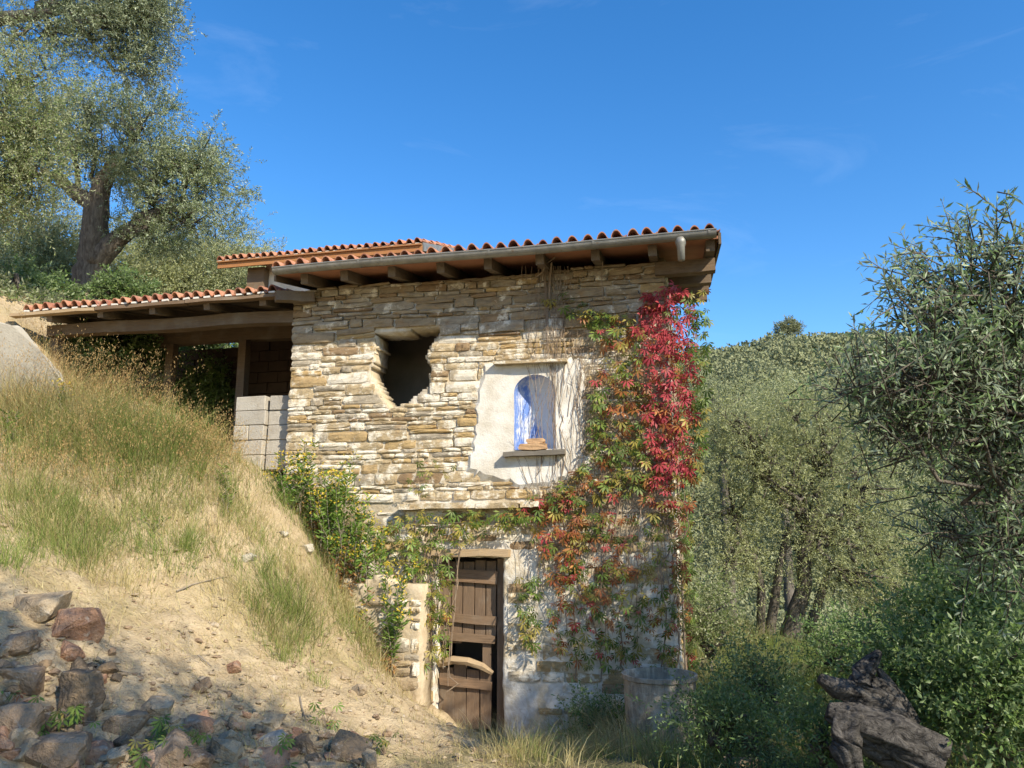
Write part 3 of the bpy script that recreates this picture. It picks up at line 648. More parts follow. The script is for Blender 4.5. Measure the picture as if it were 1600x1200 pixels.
# raised rear volume: white wall, post and its own tiled roof
UZ, UY = 7.55, 3.8; uroof = empty('rear_roof', (-4.8, UY, UZ), house)
NU, PU = 26, .168; UX0 = -6.98
tile_roof(uroof, UX0, NU, PU, UY-.02, UZ+.06, .32, 7, .42); UX1 = UX0+NU*PU
mb = MB()
for i in range(NU): mb.beam((UX0+(i+.1)*PU, UY+.02, UZ+.055), (UX0+(i+.62)*PU, UY+.02, UZ+.058), .04, .022, jit=.003)
tag(mb.build('mortar_fill', m_tilemortar, uroof), kind='stuff')
mb = MB(); mb.beam((UX0+.02, UY+.03, UZ-.03), (UX1-.02, UY+.03, UZ-.03), .035, .13, jit=.003, seg=6); mb.build('fascia_board', m_fascia, uroof)
mb = MB(); mb.beam((UX0+.02, UY-.005, UZ+.03), (UX1-.02, UY-.005, UZ+.03), .05, .03); mb.build('fascia_trim', m_fascia, uroof)
mb = MB(); mb.beam(((UX0+UX1)/2, UY+.06, UZ+.045), ((UX0+UX1)/2, UY+2.9, UZ+.045+.32*2.84), UX1-UX0-.06, .03); mb.build('roof_boards', m_fascia, uroof)
mb = MB(); mb.beam((UX1-.012, UY+.05, UZ), (UX1-.012, UY+2.9, UZ+.32*2.85), .03, .16); mb.build('verge_board', m_gutter, uroof)
xa, xb = at_y(414, 440, 4.25)[0], -2.75
mb = MB(); mb.box((xa, 4.25, 3.5), (xb, 4.5, 7.62)); mb.build('rear_wall', m_plaster, house)
xp0, xp1 = at_y(386, 440, 4.05)[0], at_y(413, 440, 4.05)[0]
mb = MB(); mb.box((xp0, 4.05, 3.5), (xp1-.02, 4.24, 7.5), jit=.005); mb.build('corner_post', m_wood, house)

# ------------------------------------------------------------------ lean-to shelter on the left
SY, SZ = -.35, 5.30; SX0, SX1 = at_y(38, 487, SY)[0], -3.09; SS = .2
shed = empty('lean_to_shelter', (-5.2, .2, 3.0), None, 'open timber lean-to with low tiled roof against the house', 'shelter')
sroof = empty('roof', (-5.2, SY, SZ), shed)
NS = 25; PS = (SX1-SX0)/NS
tile_roof(sroof, SX0, NS, PS, SY-.02, SZ+.055, SS, 8, .42)
mb = MB()
for i in range(NS): mb.beam((SX0+(i+.1)*PS, SY+.0, SZ+.048), (SX0+(i+.66)*PS, SY+.0, SZ+.05), .05, .024, jit=.004)
tag(mb.build('mortar_fill', m_tilemortar, sroof), kind='stuff')
for i in range(3):
    a_ = SX0-.25+(SX1-SX0+.28)*i/3; b_ = SX0-.25+(SX1-SX0+.28)*(i+1)/3
    mb = MB(); mb.beam((a_+.006, SY+.04, SZ+.012), (b_-.006, SY+.04, SZ+.008), .12, .045, jit=.005, seg=5); mb.build('eave_board', m_pale if i == 0 else m_batten, sroof)
xs = np.linspace(SX0-.05, SX1-.01, 13)
for i in range(12):
    mb = MB(); xm = (xs[i]+xs[i+1])/2; mb.beam((xm, SY+.02, SZ+.044-.02), (xm, 3.1, SZ+.024+SS*(3.1-SY)), xs[i+1]-xs[i]-.006, .022, jit=.001); mb.build('roof_board', m_raft, sroof)
for x in np.linspace(SX0+.35, SX1-.3, 5):
    mb = MB(); mb.beam((x, SY+.09, SZ-.045), (x, 3.1, SZ-.045+SS*(3.0-SY)), .09, .10, jit=.006, seg=6); mb.build('rafter', m_raft, shed)
mb = MB(); mb.beam((-7.1, .12, SZ-.14), (HX0-.02, .12, SZ-.17), .18, .16, jit=.010, seg=8); mb.build('main_beam', m_wood, shed)
mb = MB(); mb.beam((-7.3, 1.4, SZ+.02), (HX0-.02, 1.4, SZ+.0), .18, .22, jit=.010, seg=8); mb.build('rear_beam', m_wood, shed)
# rear wall of hollow blocks on the right, dwarf wall left, posts
bw = empty('block_wall', (-4.2, 3.2, 3.0), shed)
def bricks(x0, x1, z0, z1, y, parent, mat_, bl=.40, bh=.20, th=.16, nm='block'):
    q = MB(); q.box((-.5, -.5, -.5), (.5, .5, .5)); me = q.mesh(nm, mat_); r = 0; z = z0
    while z < z1-.05:
        x = x0 - (bl/2 if r % 2 else 0)
        while x < x1-.05:
            a, e = max(x, x0), min(x+bl, x1)
            if e-a > .06: place(nm, me, ((a+e)/2, y+rng.normal()*.006, z+bh/2), parent, (0, 0, rng.normal()*.01), (e-a-.014, th, bh-.014))
            x += bl
        z += bh; r += 1
xw = at_y(378, 560, 3.2)[0]
bricks(xw, -3.0, 2.9, 5.7, 3.2, bw, m_block_red)
bricks(-5.75, xw-.02, 2.4, 4.6, 3.2, bw, m_block_red); bricks(-7.2, -5.77, 2.4, 5.6, 3.2, bw, m_block_red)  # full-height left end added as a dark backdrop for the shelter's shaded void
mb = MB(); mb.box((xw-.15, 3.30, 2.9), (-3.0, 3.33, 5.9)); mb.box((-7.2, 3.30, 3.0), (xw-.16, 3.33, 4.3)); mb.build('mortar_backing', m_dark, bw)
for x, y in ((at_y(381, 560, 1.35)[0], 1.35), (at_y(268, 560, 1.35)[0], 1.35), (-7.0, .15)):
    g0 = gz(x, y)-.2; mb = MB(); mb.beam((x, y, g0), (x, y, SZ-.1), .13, .13, jit=.008, upv=(0, 1, 0), seg=5); mb.build('post', m_wood, shed)
mb = MB(); mb.beam((-7.3, 3.1, SZ+.50), (-3.05, 3.1, SZ+.50), .14, .16, jit=.008, seg=6); mb.build('wall_plate', m_wood, shed)
mb = MB(); mb.beam((SX1-.04, SY-.02, SZ-.02), (SX1+.34, SY+.28, SZ+.02), .14, .13, jit=.01, seg=3); mb.build('trim_end', m_raft, shed)

# ------------------------------------------------------------------ stacked concrete blocks
def block_thing(x0, x1, y0, z0, z1, label, rot=0.0):
    o = MB(); w = x1-x0; h = z1-z0; dpt = .30
    bm = bmesh.new(); bmesh.ops.create_cube(bm, size=1.0); bmesh.ops.scale(bm, vec=(w-.008, dpt, h-.006), verts=bm.verts)
    bmesh.ops.bevel(bm, geom=bm.edges[:], offset=.009, segments=1, affect='EDGES')
    # two hollow cores in the top
    for v in bm.verts: v.co += Vector(RNG.uniform(-.0025, .0025, 3))
    me = bpy.data.meshes.new('concrete_block'); bm.to_mesh(me); bm.free(); me.materials.append(m_conc)
    b_ = place('concrete_block', me, ((x0+x1)/2+RNG.normal()*.006, y0+dpt/2+RNG.normal()*.012, (z0+z1)/2), None, (0, RNG.normal()*.006, rot+RNG.normal()*.02)); return tag(b_, label, 'concrete block', 'concrete blocks stacked by the house corner')
bz = at_y(400, 738, .1)[2]+.03; bh = .202
xl0, xl1, xr1 = at_y(364, 700, .1)[0], at_y(411, 700, .1)[0], HX0-.03
row = ['bottom', 'second-lowest', 'middle', 'second-highest', 'top']
for r in range(5):
    sh = -.005*(4-r)
    if r == 2:
        xm = xl0+(xl1-xl0)*.48
        block_thing(xl0+sh, xm, .10, bz+r*bh, bz+(r+1)*bh, 'left half concrete block in the middle course of the left stack', .01)
        block_thing(xm+.003, xl1, .105, bz+r*bh, bz+(r+1)*bh, 'right half concrete block in the middle course of the left stack')
    else: block_thing(xl0+sh, xl1, .10+.006*(r % 2), bz+r*bh, bz+(r+1)*bh, f'pale concrete block, {row[r]} of the left stack beside the shelter', .006*(r-2))
    block_thing(xl1+.02, xr1-.02*(r % 2), .13+.012*(r % 2), bz+r*bh, bz+(r+1)*bh+.002, f'grey concrete block, {row[r]} of the stack touching the stone wall')
# leaning concrete slab at far left
sl_ = np.array([at_d(x, y, 9.3) for x, y in [(-40,497),(5,503),(34,509),(66,550),(102,597),(134,642),(150,668),(120,730),(-40,760)]])
sl_ = np.concatenate([[sl_[i]+(sl_[(i+1) % len(sl_)]-sl_[i])*t + RNG.normal(size=3)*.014 for t in (0, .25, .5, .75)] for i in range(len(sl_))]); back = sl_ + np.array([-.16, .22, -.02]); nS = len(sl_); mb = MB()
mb.add(np.concatenate([sl_, back]), [tuple(range(nS-1, -1, -1)), tuple(range(nS, 2*nS))] + [(i, (i+1) % nS, nS+(i+1) % nS, nS+i) for i in range(nS)])
tag(mb.build('concrete_slab', m_conc2), 'pale concrete slab edge sloping down into the grass under the shelter eave', 'concrete slab')
# rendered stone pier left of the door
PXR = at_y(657, 990, -.45)[0]
pier = empty('stone_pier', (PXR-.35, -.3, 0), None, 'short rendered stone pier holding the bank left of the door', 'pier')
V, F = wall_core(PXR-1.3, PXR, -.2, 1.82, .42, lambda u, z: z > 1.68+.22*vnoise(u*4, z*0+3, 5)-.15*np.maximum(PXR-.5-u, 0), lambda u, y, z: np.stack([u, y-.45, z], -1), .05, .05); 
core = place('core', fast_mesh('core', V-wl(pier), F, m_tancore), wl(pier), pier)
for (a, e, z0, z1) in courses(PXR-1.27, PXR+.0, .2, 1.6, lambda u, z: z < 1.55-.15*np.maximum(PXR-.5-u, 0), rng, .08, .2, .12, .36):
    if rng.random() < .35: continue
    place('stone', SMESH[rng.integers(len(SMESH))], ((a+e)/2, -.36, (z0+z1)/2), pier, (0, rng.normal()*.03, rng.normal()*.03), (e-a-.02, rng.uniform(.07, .12), z1-z0-.015), ST[rng.choice([1, 1, 2, 5, 3])])
# bricks on the niche sill
def broken_brick(c, size, seed, label, mat_):
    bm = bmesh.new(); bmesh.ops.create_cube(bm, size=1.0); bmesh.ops.subdivide_edges(bm, edges=bm.edges[:], cuts=2, use_grid_fill=True); r = np.random.default_rng(seed)
    for v in bm.verts:
        k = 1-.16*max(0, abs(v.co.x)*2+abs(v.co.z)*2-1.4); v.co = Vector((v.co.x*size[0]*k, v.co.y*size[1], v.co.z*size[2]*k)) + Vector(r.uniform(-1, 1, 3)*np.array(size)*.05)
    me = bpy.data.meshes.new('broken_brick'); bm.to_mesh(me); bm.free(); me.materials.append(mat_)
    return tag(place('broken_brick', me, c), label, 'brick', 'broken bricks in the niche')
p0 = at_y(833, 697, -.06); broken_brick((p0[0], -.06, b_zs if False else at_y(833, 704, -.07)[2]+.045), (.34, .11, .075), 3, 'long broken tan brick lying on the niche sill', m_brick)
broken_brick((p0[0]+.03, -.05, at_y(833, 704, -.07)[2]+.115), (.22, .10, .06), 4, 'smaller broken brick piece on top of the long one', m_brick)
# ------------------------------------------------------------------ rocks
def rock_mesh(seed, size, mat_, flat=.7, npts=16, bev=.06):
    r = np.random.default_rng(seed); bm = bmesh.new()
    d = nrm(r.normal(size=(npts, 3)))*r.uniform(.80, 1.0, (npts, 1)); d = np.sign(d)*np.abs(d)**.62
    for q in d: bm.verts.new(q*np.array(size)*.5)
    bmesh.ops.convex_hull(bm, input=bm.verts[:]); loose = [v for v in bm.verts if not v.link_faces]
    bmesh.ops.delete(bm, geom=loose, context='VERTS')
    bmesh.ops.dissolve_limit(bm, angle_limit=math.radians(22), verts=bm.verts[:], edges=bm.edges[:])
    bmesh.ops.bevel(bm, geom=bm.edges[:], offset=bev*.7*min(size), segments=1, affect='EDGES', clamp_overlap=True)
    bmesh.ops.triangulate(bm, faces=bm.faces[:])
    bmesh.ops.subdivide_edges(bm, edges=[e for e in bm.edges if e.calc_length() > .22*min(size)], cuts=2, use_grid_fill=True)
    bmesh.ops.triangulate(bm, faces=bm.faces[:]); bm.normal_update(); k0 = 3.2/min(size)
    for v in bm.verts: v.co += v.normal*float((.10*fbm(v.co.x*k0+seed, v.co.z*k0*1.6+v.co.y*k0, seed % 13, 3) + r.normal()*.008)*min(size))
    me = bpy.data.meshes.new('rock'); bm.to_mesh(me); bm.free(); me.materials.append(mat_); me.polygons.foreach_set('use_smooth', np.ones(len(me.polygons), bool)); me.set_sharp_from_angle(angle=math.radians(24))
    return me
BIGROCKS = [ # px, py (centre), width px, height px, mat, label
 (50, 945, 110, 62, 1, 'flat tan rock capping the rubble bank at the left edge'),
 (108, 975, 88, 95, 0, 'large pinkish rock beside the capping stone'),
 (112, 1075, 78, 150, 3, 'tall dark rounded boulder standing in the shade'),
 (15, 1010, 80, 45, 2, 'grey flat rock under the capping stone'),
 (20, 1060, 90, 60, 2, 'shaded grey rock below the flat stones'),
 (60, 1032, 60, 36, 1, 'small tan wedge stone left of the tall boulder'),
 (12, 1128, 90, 70, 2, 'big shaded grey boulder at the left border'),
 (98, 1012, 62, 40, 0, 'reddish angular stone above the tall boulder'),
 (70, 1165, 130, 70, 2, 'broad dark grey rock at the lower left'),
 (188, 1130, 110, 60, 2, 'weathered grey rock right of the tall boulder'),
 (240, 1098, 75, 45, 1, 'tan rock half sunk in the rubble'),
 (305, 1125, 82, 48, 0, 'pale pink slab in the rubble'),
 (350, 1160, 92, 60, 1, 'tan block in the front row of rubble'),
 (420, 1175, 86, 62, 0, 'orange-brown square rock in the front row'),
 (425, 1150, 62, 46, 4, 'pale grey stone behind the orange-brown rock'),
 (472, 1158, 68, 66, 3, 'brown angular rock next to the dark boulder'),
 (545, 1160, 96, 82, 3, 'striped dark boulder at the right end of the rubble'),
 (365, 1132, 44, 24, 0, 'small orange stone behind the front row'),
 (300, 1185, 80, 50, 2, 'grey stone in the bottom row'),
 (500, 1195, 70, 40, 1, 'tan stone in front of the brown angular rock'),
 (560, 1075, 46, 26, 1, 'tan stone lying alone on the bare slope'),
 (390, 868, 44, 26, 4, 'whitish rock lying on the upper slope'),
 (478, 852, 34, 28, 4, 'small whitish rock below the weeds'),
 (440, 838, 26, 16, 4, 'tiny pale stone uphill of the whitish rock'),
 (1345, 1160, 60, 40, 1, 'tan stone at the foot of the dead stump'),
 (1160, 1185, 90, 50, 1, 'tan stone in the shaded grass before the stump'),
 (235, 1180, 90, 60, 0, 'reddish brown shaded rock at the bottom edge'),
 (135, 1180, 80, 60, 0, 'brown shaded rock below the tall boulder')]
for i, (px, py, w, h, mi, lab) in enumerate(BIGROCKS):
    p = on_ground(px, py+h*.35); d = (p-CAM)@_fw; s = d/FPX; k_ = .70 if px > 150 else .9; W_, H_ = w*s*1.08*k_, h*s*1.0*k_
    me = rock_mesh(100+i, (W_, W_*RNG.uniform(.65, .9), H_), ROCK[mi])
    tag(place('rock', me, (p[0], p[1]+W_*.15, p[2]+H_*.16), None, (RNG.normal()*.12, RNG.normal()*.12, YAW+RNG.normal()*.3)), lab, 'rock', 'rocks of the tumbled bank')
# pebbles on the slope
pv = MB(); _t = (1+5**.5)/2; base_v = nrm(np.array([(-1,_t,0),(1,_t,0),(-1,-_t,0),(1,-_t,0),(0,-1,_t),(0,1,_t),(0,-1,-_t),(0,1,-_t),(_t,0,-1),(_t,0,1),(-_t,0,-1),(-_t,0,1)], float))
PF = [(0,11,5),(0,5,1),(0,1,7),(0,7,10),(0,10,11),(1,5,9),(5,11,4),(11,10,2),(10,7,6),(7,1,8),(3,9,4),(3,4,2),(3,2,6),(3,6,8),(3,8,9),(4,9,5),(2,4,11),(6,2,10),(8,6,7),(9,8,1)]
SMR = [rock_mesh(300+k, (1, .8, .6), ROCK[k % 4], npts=14, bev=.05) for k in range(8)]
import re
ROCKPOS = [on_ground(q[0], q[1]+q[3]*.35) for q in BIGROCKS]; SEEN = {}
def rubble_label(p, k):
    i = int(np.argmin([np.linalg.norm(p[:2]-q[:2]) for q in ROCKPOS])); r0 = BIGROCKS[i]
    head = re.split(r' (?:at|in|right|left|under|beside|below|above|standing|lying|half|behind|next|capping|uphill|before) ?', r0[5])[0]
    d_ = p-ROCKPOS[i]; side_ = d_@_rt; dep_ = d_[1]
    w = ('right of' if side_ > 0 else 'left of') if abs(side_) > abs(dep_) else ('behind' if dep_ > 0 else 'in front of')
    lab = f"small {['reddish', 'tan', 'brown', 'dark'][k % 4]} rubble stone {w} the {head}"
    if lab in SEEN:
        o_ = np.argsort([np.linalg.norm(p[:2]-q[:2]) for q in ROCKPOS])
        for j in o_[1:6]:
            h2 = re.split(r' (?:at|in|right|left|under|beside|below|above|standing|lying|half|behind|next|capping|uphill|before) ?', BIGROCKS[int(j)][5])[0]
            alt = lab.split(' stone ')[0] + f' stone between the {head} and the {h2}'
            if alt not in SEEN and len(alt.split()) <= 16 and h2 != head: lab = alt; break
    SEEN[lab] = 1; return lab
for k in range(230):
    u = RNG.random(); px = RNG.uniform(-20, 620) ; py = RNG.uniform(1015, 1200)
    if py < 1000+px*.22 and RNG.random() < .8: continue
    if px > 190 and py < 1125 and RNG.random() < .8: continue
    p = on_ground(px, py); s = RNG.gamma(3, .028)*(.6 if px > 450 else 1)+.03
    if s < .085:
        pv.add(base_v*s*.5*RNG.uniform(.7, 1.2, (12, 3))*np.array([1.1, .9, .6])+p+np.array([0, 0, s*.1]), PF, int(RNG.integers(2))); continue
    ki_ = int(RNG.integers(8)); tag(place("rubble_stone", SMR[ki_], (p[0], p[1], p[2]+s*.12), None, tuple(RNG.normal(size=3)*.5), (s, s, s)), rubble_label(p, ki_), 'stone', 'small rubble stones')
for k in range(3200):
    px, py = RNG.uniform(0, 800), RNG.uniform(760, 1200)
    if RNG.random() > .3+.7*(py > 980): continue
    x_, y_ = at_d(px, py, 1)[:2], 0
    p = on_ground(px, py); s = RNG.gamma(2, .007)+.005
    pv.add(base_v*s*RNG.uniform(.75, 1.2, (12, 3))*RNG.uniform(.5, 1.3, 3)*np.array([1, 1, .55])+p+np.array([0, 0, s*.1]), PF, int(RNG.random() < .25))
tag(pv.build('pebbles', [ROCK[1], ROCK[2]]), 'small pebbles and crumbs of earth on the bare slope', 'pebbles', None, 'stuff')

# ------------------------------------------------------------------ cement drum and dead olive stump
dc = at_d(1030, 1052, 7.5); dg = gz(dc[0], dc[1]); R0 = .345
drum = empty('cement_drum', (dc[0], dc[1], dg), None, 'round grey open-topped cement drum standing in grass before the wall', 'drum')
n = 40; prof = [(R0*.96, dg-.1), (R0*.97, dg+.2), (R0*1.0, dg+.45), (R0*1.0, dc[2]-.05), (R0*1.06, dc[2]-.04), (R0*1.06, dc[2]), (R0*.98, dc[2]), (R0*.97, dc[2]-.22)]
V = [(dc[0]+r*math.cos(t), dc[1]+r*math.sin(t), z) for r, z in prof for t in np.arange(n)*2*math.pi/n]
F = [(k*n+i, k*n+(i+1) % n, (k+1)*n+(i+1) % n, (k+1)*n+i) for k in range(len(prof)-1) for i in range(n)]
mb = MB(); mb.add(V, F); mb.build('shell', m_drum, drum)
mb = MB(); mb.add([(dc[0]+R0*.972*math.cos(t), dc[1]+R0*.972*math.sin(t), dc[2]-.12) for t in np.arange(n)*2*math.pi/n], [tuple(range(n))]); mb.build('contents', m_drumin, drum)
def gnarl(pts, rad, n=18, amp=.28, seed=1, rings=26):
    n *= 3; rings *= 2
    r = np.random.default_rng(seed); a = np.array(pts, float); t = np.linspace(0, len(a)-1, rings); P = np.stack([np.interp(t, range(len(a)), a[:, k]) for k in range(3)], 1)
    for _ in range(2): P[1:-1] = (P[:-2]+2*P[1:-1]+P[2:])/4
    R = np.interp(t, range(len(rad)), rad); d = nrm(np.gradient(P, axis=0)); ref = np.array([.3, .2, .93]); u = nrm(np.cross(d, ref)); w = np.cross(d, u)
    an = np.arange(n)*2*math.pi/n; ph = r.random(4)*6
    K = 1 + amp*(np.sin(an*3+ph[0]+t[:, None]*1.1)*.5 + np.sin(an*5+ph[1]-t[:, None]*.9)*.35 + .22*np.sin(an*9+ph[2]+np.sin(t[:, None]*2.1+ph[3])*1.6) + .14*np.sin(an*17+ph[1]+t[:, None]*1.3) + r.normal(size=(rings, n))*.03)
    V = P[:, None] + (R[:, None]*K)[..., None]*(np.cos(an)[None, :, None]*u[:, None]+np.sin(an)[None, :, None]*w[:, None])
    F = [(i*n+k, i*n+(k+1) % n, (i+1)*n+(k+1) % n, (i+1)*n+k) for i in range(rings-1) for k in range(n)] + [tuple(range(n-1, -1, -1)), tuple((rings-1)*n+k for k in range(n))]
    return V.reshape(-1, 3), F
SD = 4.7
stump = empty('dead_olive_stump', on_ground(1380, 1195), None, 'gnarled grey dead olive stump lying at the lower right', 'stump')
def sd(px, py, d): return tuple(at_d(px, py, d))
mb = MB(); mb.add(*gnarl([sd(1292,1112,4.8), sd(1335,1128,4.75), sd(1395,1152,4.7), sd(1470,1190,4.6)], [.05, .12, .155, .14], 20, .22, 3)); mb.build('fallen_trunk', m_dead, stump, smooth=True)
mb = MB(); mb.add(*gnarl([sd(1420,1140,4.85), sd(1385,1095,4.9), sd(1345,1078,4.9), sd(1350,1050,4.95), sd(1374,1018,5.0)], [.09, .10, .095, .065, .02], 18, .28, 5)); mb.build('broken_limb', m_dead, stump, smooth=True)
mb = MB(); mb.add(*gnarl([sd(1350,1085,4.9), sd(1308,1076,4.85), sd(1280,1060,4.85)], [.08, .06, .025], 12, .3, 7, 14)); mb.build('root', m_dead, stump, smooth=True)
mb = MB(); mb.add(*gnarl([sd(1330,1120,4.75), sd(1320,1165,4.65), sd(1335,1215,4.6)], [.10, .08, .05], 12, .3, 8, 14)); mb.build('root', m_dead, stump, smooth=True)
mb = MB(); mb.add(*gnarl([sd(1385,1100,4.9), sd(1390,1075,4.95), sd(1372,1045,5.0)], [.06, .045, .015], 12, .3, 9, 14)); mb.build('splinter', m_dead, stump, smooth=True)
# ------------------------------------------------------------------ olive trees
def bl(px, py, d, rx, rz, an, w=1.0, ry=None):
    s = d/FPX; return (at_d(px, py, d), np.array([rx*s, (ry or rx)*s, rz*s]), an, w)
def tp(px, py, d, r): return (*at_d(px, py, d), r)
def gb(px, py, d):
    p = at_d(px, py, d); return np.array([p[0], p[1], gz(p[0], p[1])])
# old olive above the shelter
D = 17.0; b0 = gb(140, 470, D); fk = at_d(150, 320, D); fr = at_d(205, 355, D); fl_ = at_d(115, 300, D)
olive('olive_tree', 'old olive with thick dark trunk rising behind the shelter roof', b0,
      [[(*(b0-np.array([0,0,.3])), .42), tp(138, 440, D, .35), tp(146, 390, D, .29), tp(150, 330, D, .27), tp(160, 285, D, .18), tp(185, 240, D, .12)],
       [tp(146, 410, D, .30), tp(185, 372, D, .20), tp(225, 345, D, .14), tp(270, 320, D, .09)], [tp(150, 320, D, .20), tp(115, 300, D, .15), tp(85, 270, D, .10)]],
      [bl(325, 258, D, 72, 58, fr, 1.2), bl(300, 335, D, 88, 55, fr, 1.1), bl(225, 190, D, 58, 52, fk, .9), bl(190, 250, D, 70, 55, fk, 1.0), bl(245, 280, D, 80, 60, fr, 1.1),
       bl(120, 220, D, 60, 70, fl_, .9), bl(235, 370, D, 60, 35, fr, .5), bl(140, 160, D, 60, 40, fk, .5)], OLIVE, 21, 370, 12, 15, .32, .075, .02, group='olive trees on the upper terrace', crad=.23)
D = 14.0; an = at_d(60, 10, D)
b0 = gb(-220, 520, D)
olive('olive_tree', 'high overhanging olive crown at the top left corner', b0, [[(*(b0-np.array([0,0,.2])), .4), tp(-200, 250, D, .3), tp(-120, 60, D, .22), tp(0, 30, D, .13), tp(110, 15, D, .06)]],
      [bl(180, 40, D, 82, 62, an, 1.2), bl(235, 20, D, 50, 60, an, .8), bl(215, 100, D, 35, 22, an, .3), bl(90, 55, D, 70, 50, an, .45), bl(150, -40, D, 120, 50, an, 1), bl(20, 60, D, 40, 60, an, .15)], OLIVE, 22, 300, 11, 15, .33, .066, .018, group='olive trees on the upper terrace', crad=.27)
D = 12.0; b0 = gb(-160, 560, D); an = at_d(-60, 260, D)
olive('olive_tree', 'sunlit yellowish olive at the left edge before the old olive', b0, [[(*(b0-np.array([0,0,.2])), .35), tp(-130, 420, D, .27), tp(-70, 280, D, .18)]],
      [bl(10, 190, D, 75, 60, an, 1.1), bl(50, 275, D, 50, 50, an, .8), bl(-10, 300, D, 70, 60, an, .9), bl(70, 195, D, 35, 45, an, .35), bl(-60, 220, D, 90, 90, an, .6), bl(40, 120, D, 70, 40, an, .4)], OLIVE_Y, 23, 330, 11, 15, .36, .058, .015, group='olive trees on the upper terrace', crad=.32)
for k, (px, py, rx, rz, dd, lab) in enumerate([(320, 400, 105, 70, 23, 'rounded olive behind the shelter, right of the thick trunk'), (235, 415, 80, 70, 22, 'low olive just right of the thick trunk'), (70, 385, 95, 75, 20, 'olive left of the thick trunk'), (-40, 420, 90, 90, 18, 'shaded olive at the left border below the sunlit crown'), (380, 440, 60, 45, 26, 'pale olive whose top shows left of the rear roof')]):
    b0 = gb(px, py+110, dd); an = at_d(px, py+30, dd)
    olive('olive_tree', lab, b0, [[(*(b0-np.array([0,0,.2])), .25), tp(px, py+60, dd, .16), tp(px, py, dd, .08)]],
          [bl(px, py, dd, rx, rz, an, 1), bl(px-rx*.4, py+rz*.5, dd-1, rx*.7, rz*.7, an, .6), bl(px+rx*.4, py+rz*.5, dd-.6, rx*.7, rz*.7, an, .6)], [OLIVE_F, OLIVE_F, OLIVE_F, OLIVE, OLIVE_F][k], 40+k, 380, 9, 14, .5, .085, .023, group='olive trees on the upper terrace', crad=.5)
# olive right of the house
D = 13.0; b0 = gb(1235, 1000, D); an = at_d(1262, 830, D); an2 = at_d(1165, 850, D)
olive('olive_tree', 'multi-stemmed olive standing right of the house corner', b0,
      [[(*(b0-np.array([0,0,.2])), .22), tp(1240, 965, D, .16), tp(1258, 915, D, .12), tp(1256, 870, D, .12), tp(1270, 810, D, .10), tp(1280, 760, D, .06)],
       [tp(1200, 1000, D, .10), tp(1212, 930, D, .075), tp(1218, 880, D, .06), tp(1235, 820, D, .05)], [tp(1188, 1000, D, .08), tp(1190, 920, D, .065), tp(1178, 870, D, .06), tp(1140, 840, D, .05)],
       [tp(1262, 990, D, .09), tp(1282, 930, D, .07), tp(1300, 880, D, .05)]],
      [bl(1180, 715, D, 80, 80, an, 1.1), bl(1285, 690, D, 85, 75, an, 1.1), bl(1235, 765, D, 95, 75, an, 1.1), bl(1350, 760, D, 80, 90, an, 1.1), bl(1145, 800, D, 55, 65, an2, .7), bl(1300, 830, D, 90, 60, an, .8), bl(1380, 860, D, 60, 70, an, .7), bl(1135, 880, D-.5, 45, 40, an2, .35), bl(1150, 650, D, 35, 40, an, .3), bl(1240, 640, D, 40, 35, an, .3), bl(1330, 905, D-.6, 60, 45, an, .5), bl(1170, 870, D+.8, 60, 60, an2, .5), bl(1250, 850, D+.8, 70, 50, an, .5), bl(1400, 930, D-.5, 55, 45, an, .4)],
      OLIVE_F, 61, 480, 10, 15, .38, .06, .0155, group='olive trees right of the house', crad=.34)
for k, (px, py, rx, rz, dd, lab) in enumerate([(1130, 640, 70, 50, 27, 'olive peeping out behind the house wall'), (1330, 650, 90, 55, 26, 'olive behind the multi-stemmed olive'), (1460, 690, 90, 80, 20, 'olive behind the near right branches'), (1220, 625, 60, 40, 34, 'distant olive crown above the multi-stemmed olive'), (1580, 700, 110, 100, 18, 'olive at the right border behind the near branches'), (1430, 870, 80, 90, 15, 'low olive between stump and multi-stemmed olive')]):
    b0 = gb(px, py+130, dd); an = at_d(px, py+40, dd)
    olive('olive_tree', lab, b0, [[(*(b0-np.array([0,0,.2])), .25), tp(px, py+80, dd, .16), tp(px, py, dd, .08)]],
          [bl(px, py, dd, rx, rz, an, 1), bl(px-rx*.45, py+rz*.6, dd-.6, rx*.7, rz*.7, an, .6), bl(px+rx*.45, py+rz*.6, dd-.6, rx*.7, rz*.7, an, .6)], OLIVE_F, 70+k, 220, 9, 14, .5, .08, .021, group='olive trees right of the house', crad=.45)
# near olive at the right border: loose upright shoots, trunk outside the frame
rb_ = gb(1900, 1150, 5.4); an = at_d(1720, 760, 5.0); an2 = at_d(1640, 850, 4.6)
olive('olive_tree', 'near olive with loose upright leafy shoots at the right edge', rb_, [[(*(rb_-np.array([0,0,.2])), .22), tp(1850, 900, 5.2, .14), tp(1740, 760, 5.0, .07), tp(1630, 600, 4.7, .022), tp(1560, 430, 4.4, .010)]],
      [bl(1550, 410, 4.4, 50, 100, an, .55), bl(1490, 480, 4.4, 75, 70, an, .75), bl(1580, 500, 4.5, 90, 70, an, .9), bl(1400, 590, 4.2, 75, 50, an2, .7), bl(1480, 600, 4.4, 90, 60, an2, 1), bl(1580, 620, 4.5, 90, 70, an, 1),
       bl(1420, 665, 4.3, 50, 40, an2, .45), bl(1560, 720, 4.6, 80, 60, an2, .7), bl(1590, 850, 4.4, 60, 80, an2, .55), bl(1500, 840, 4.8, 60, 60, an2, .4), bl(1690, 500, 4.8, 70, 110, an, .7), bl(1680, 700, 4.8, 70, 100, an, .6)],
      OLIVE_N, 81, 180, 8, 14, .27, .062, .0135, group='olive trees right of the house', crad=.19, fine_twigs=True, upd=.55, limb_k=.45)
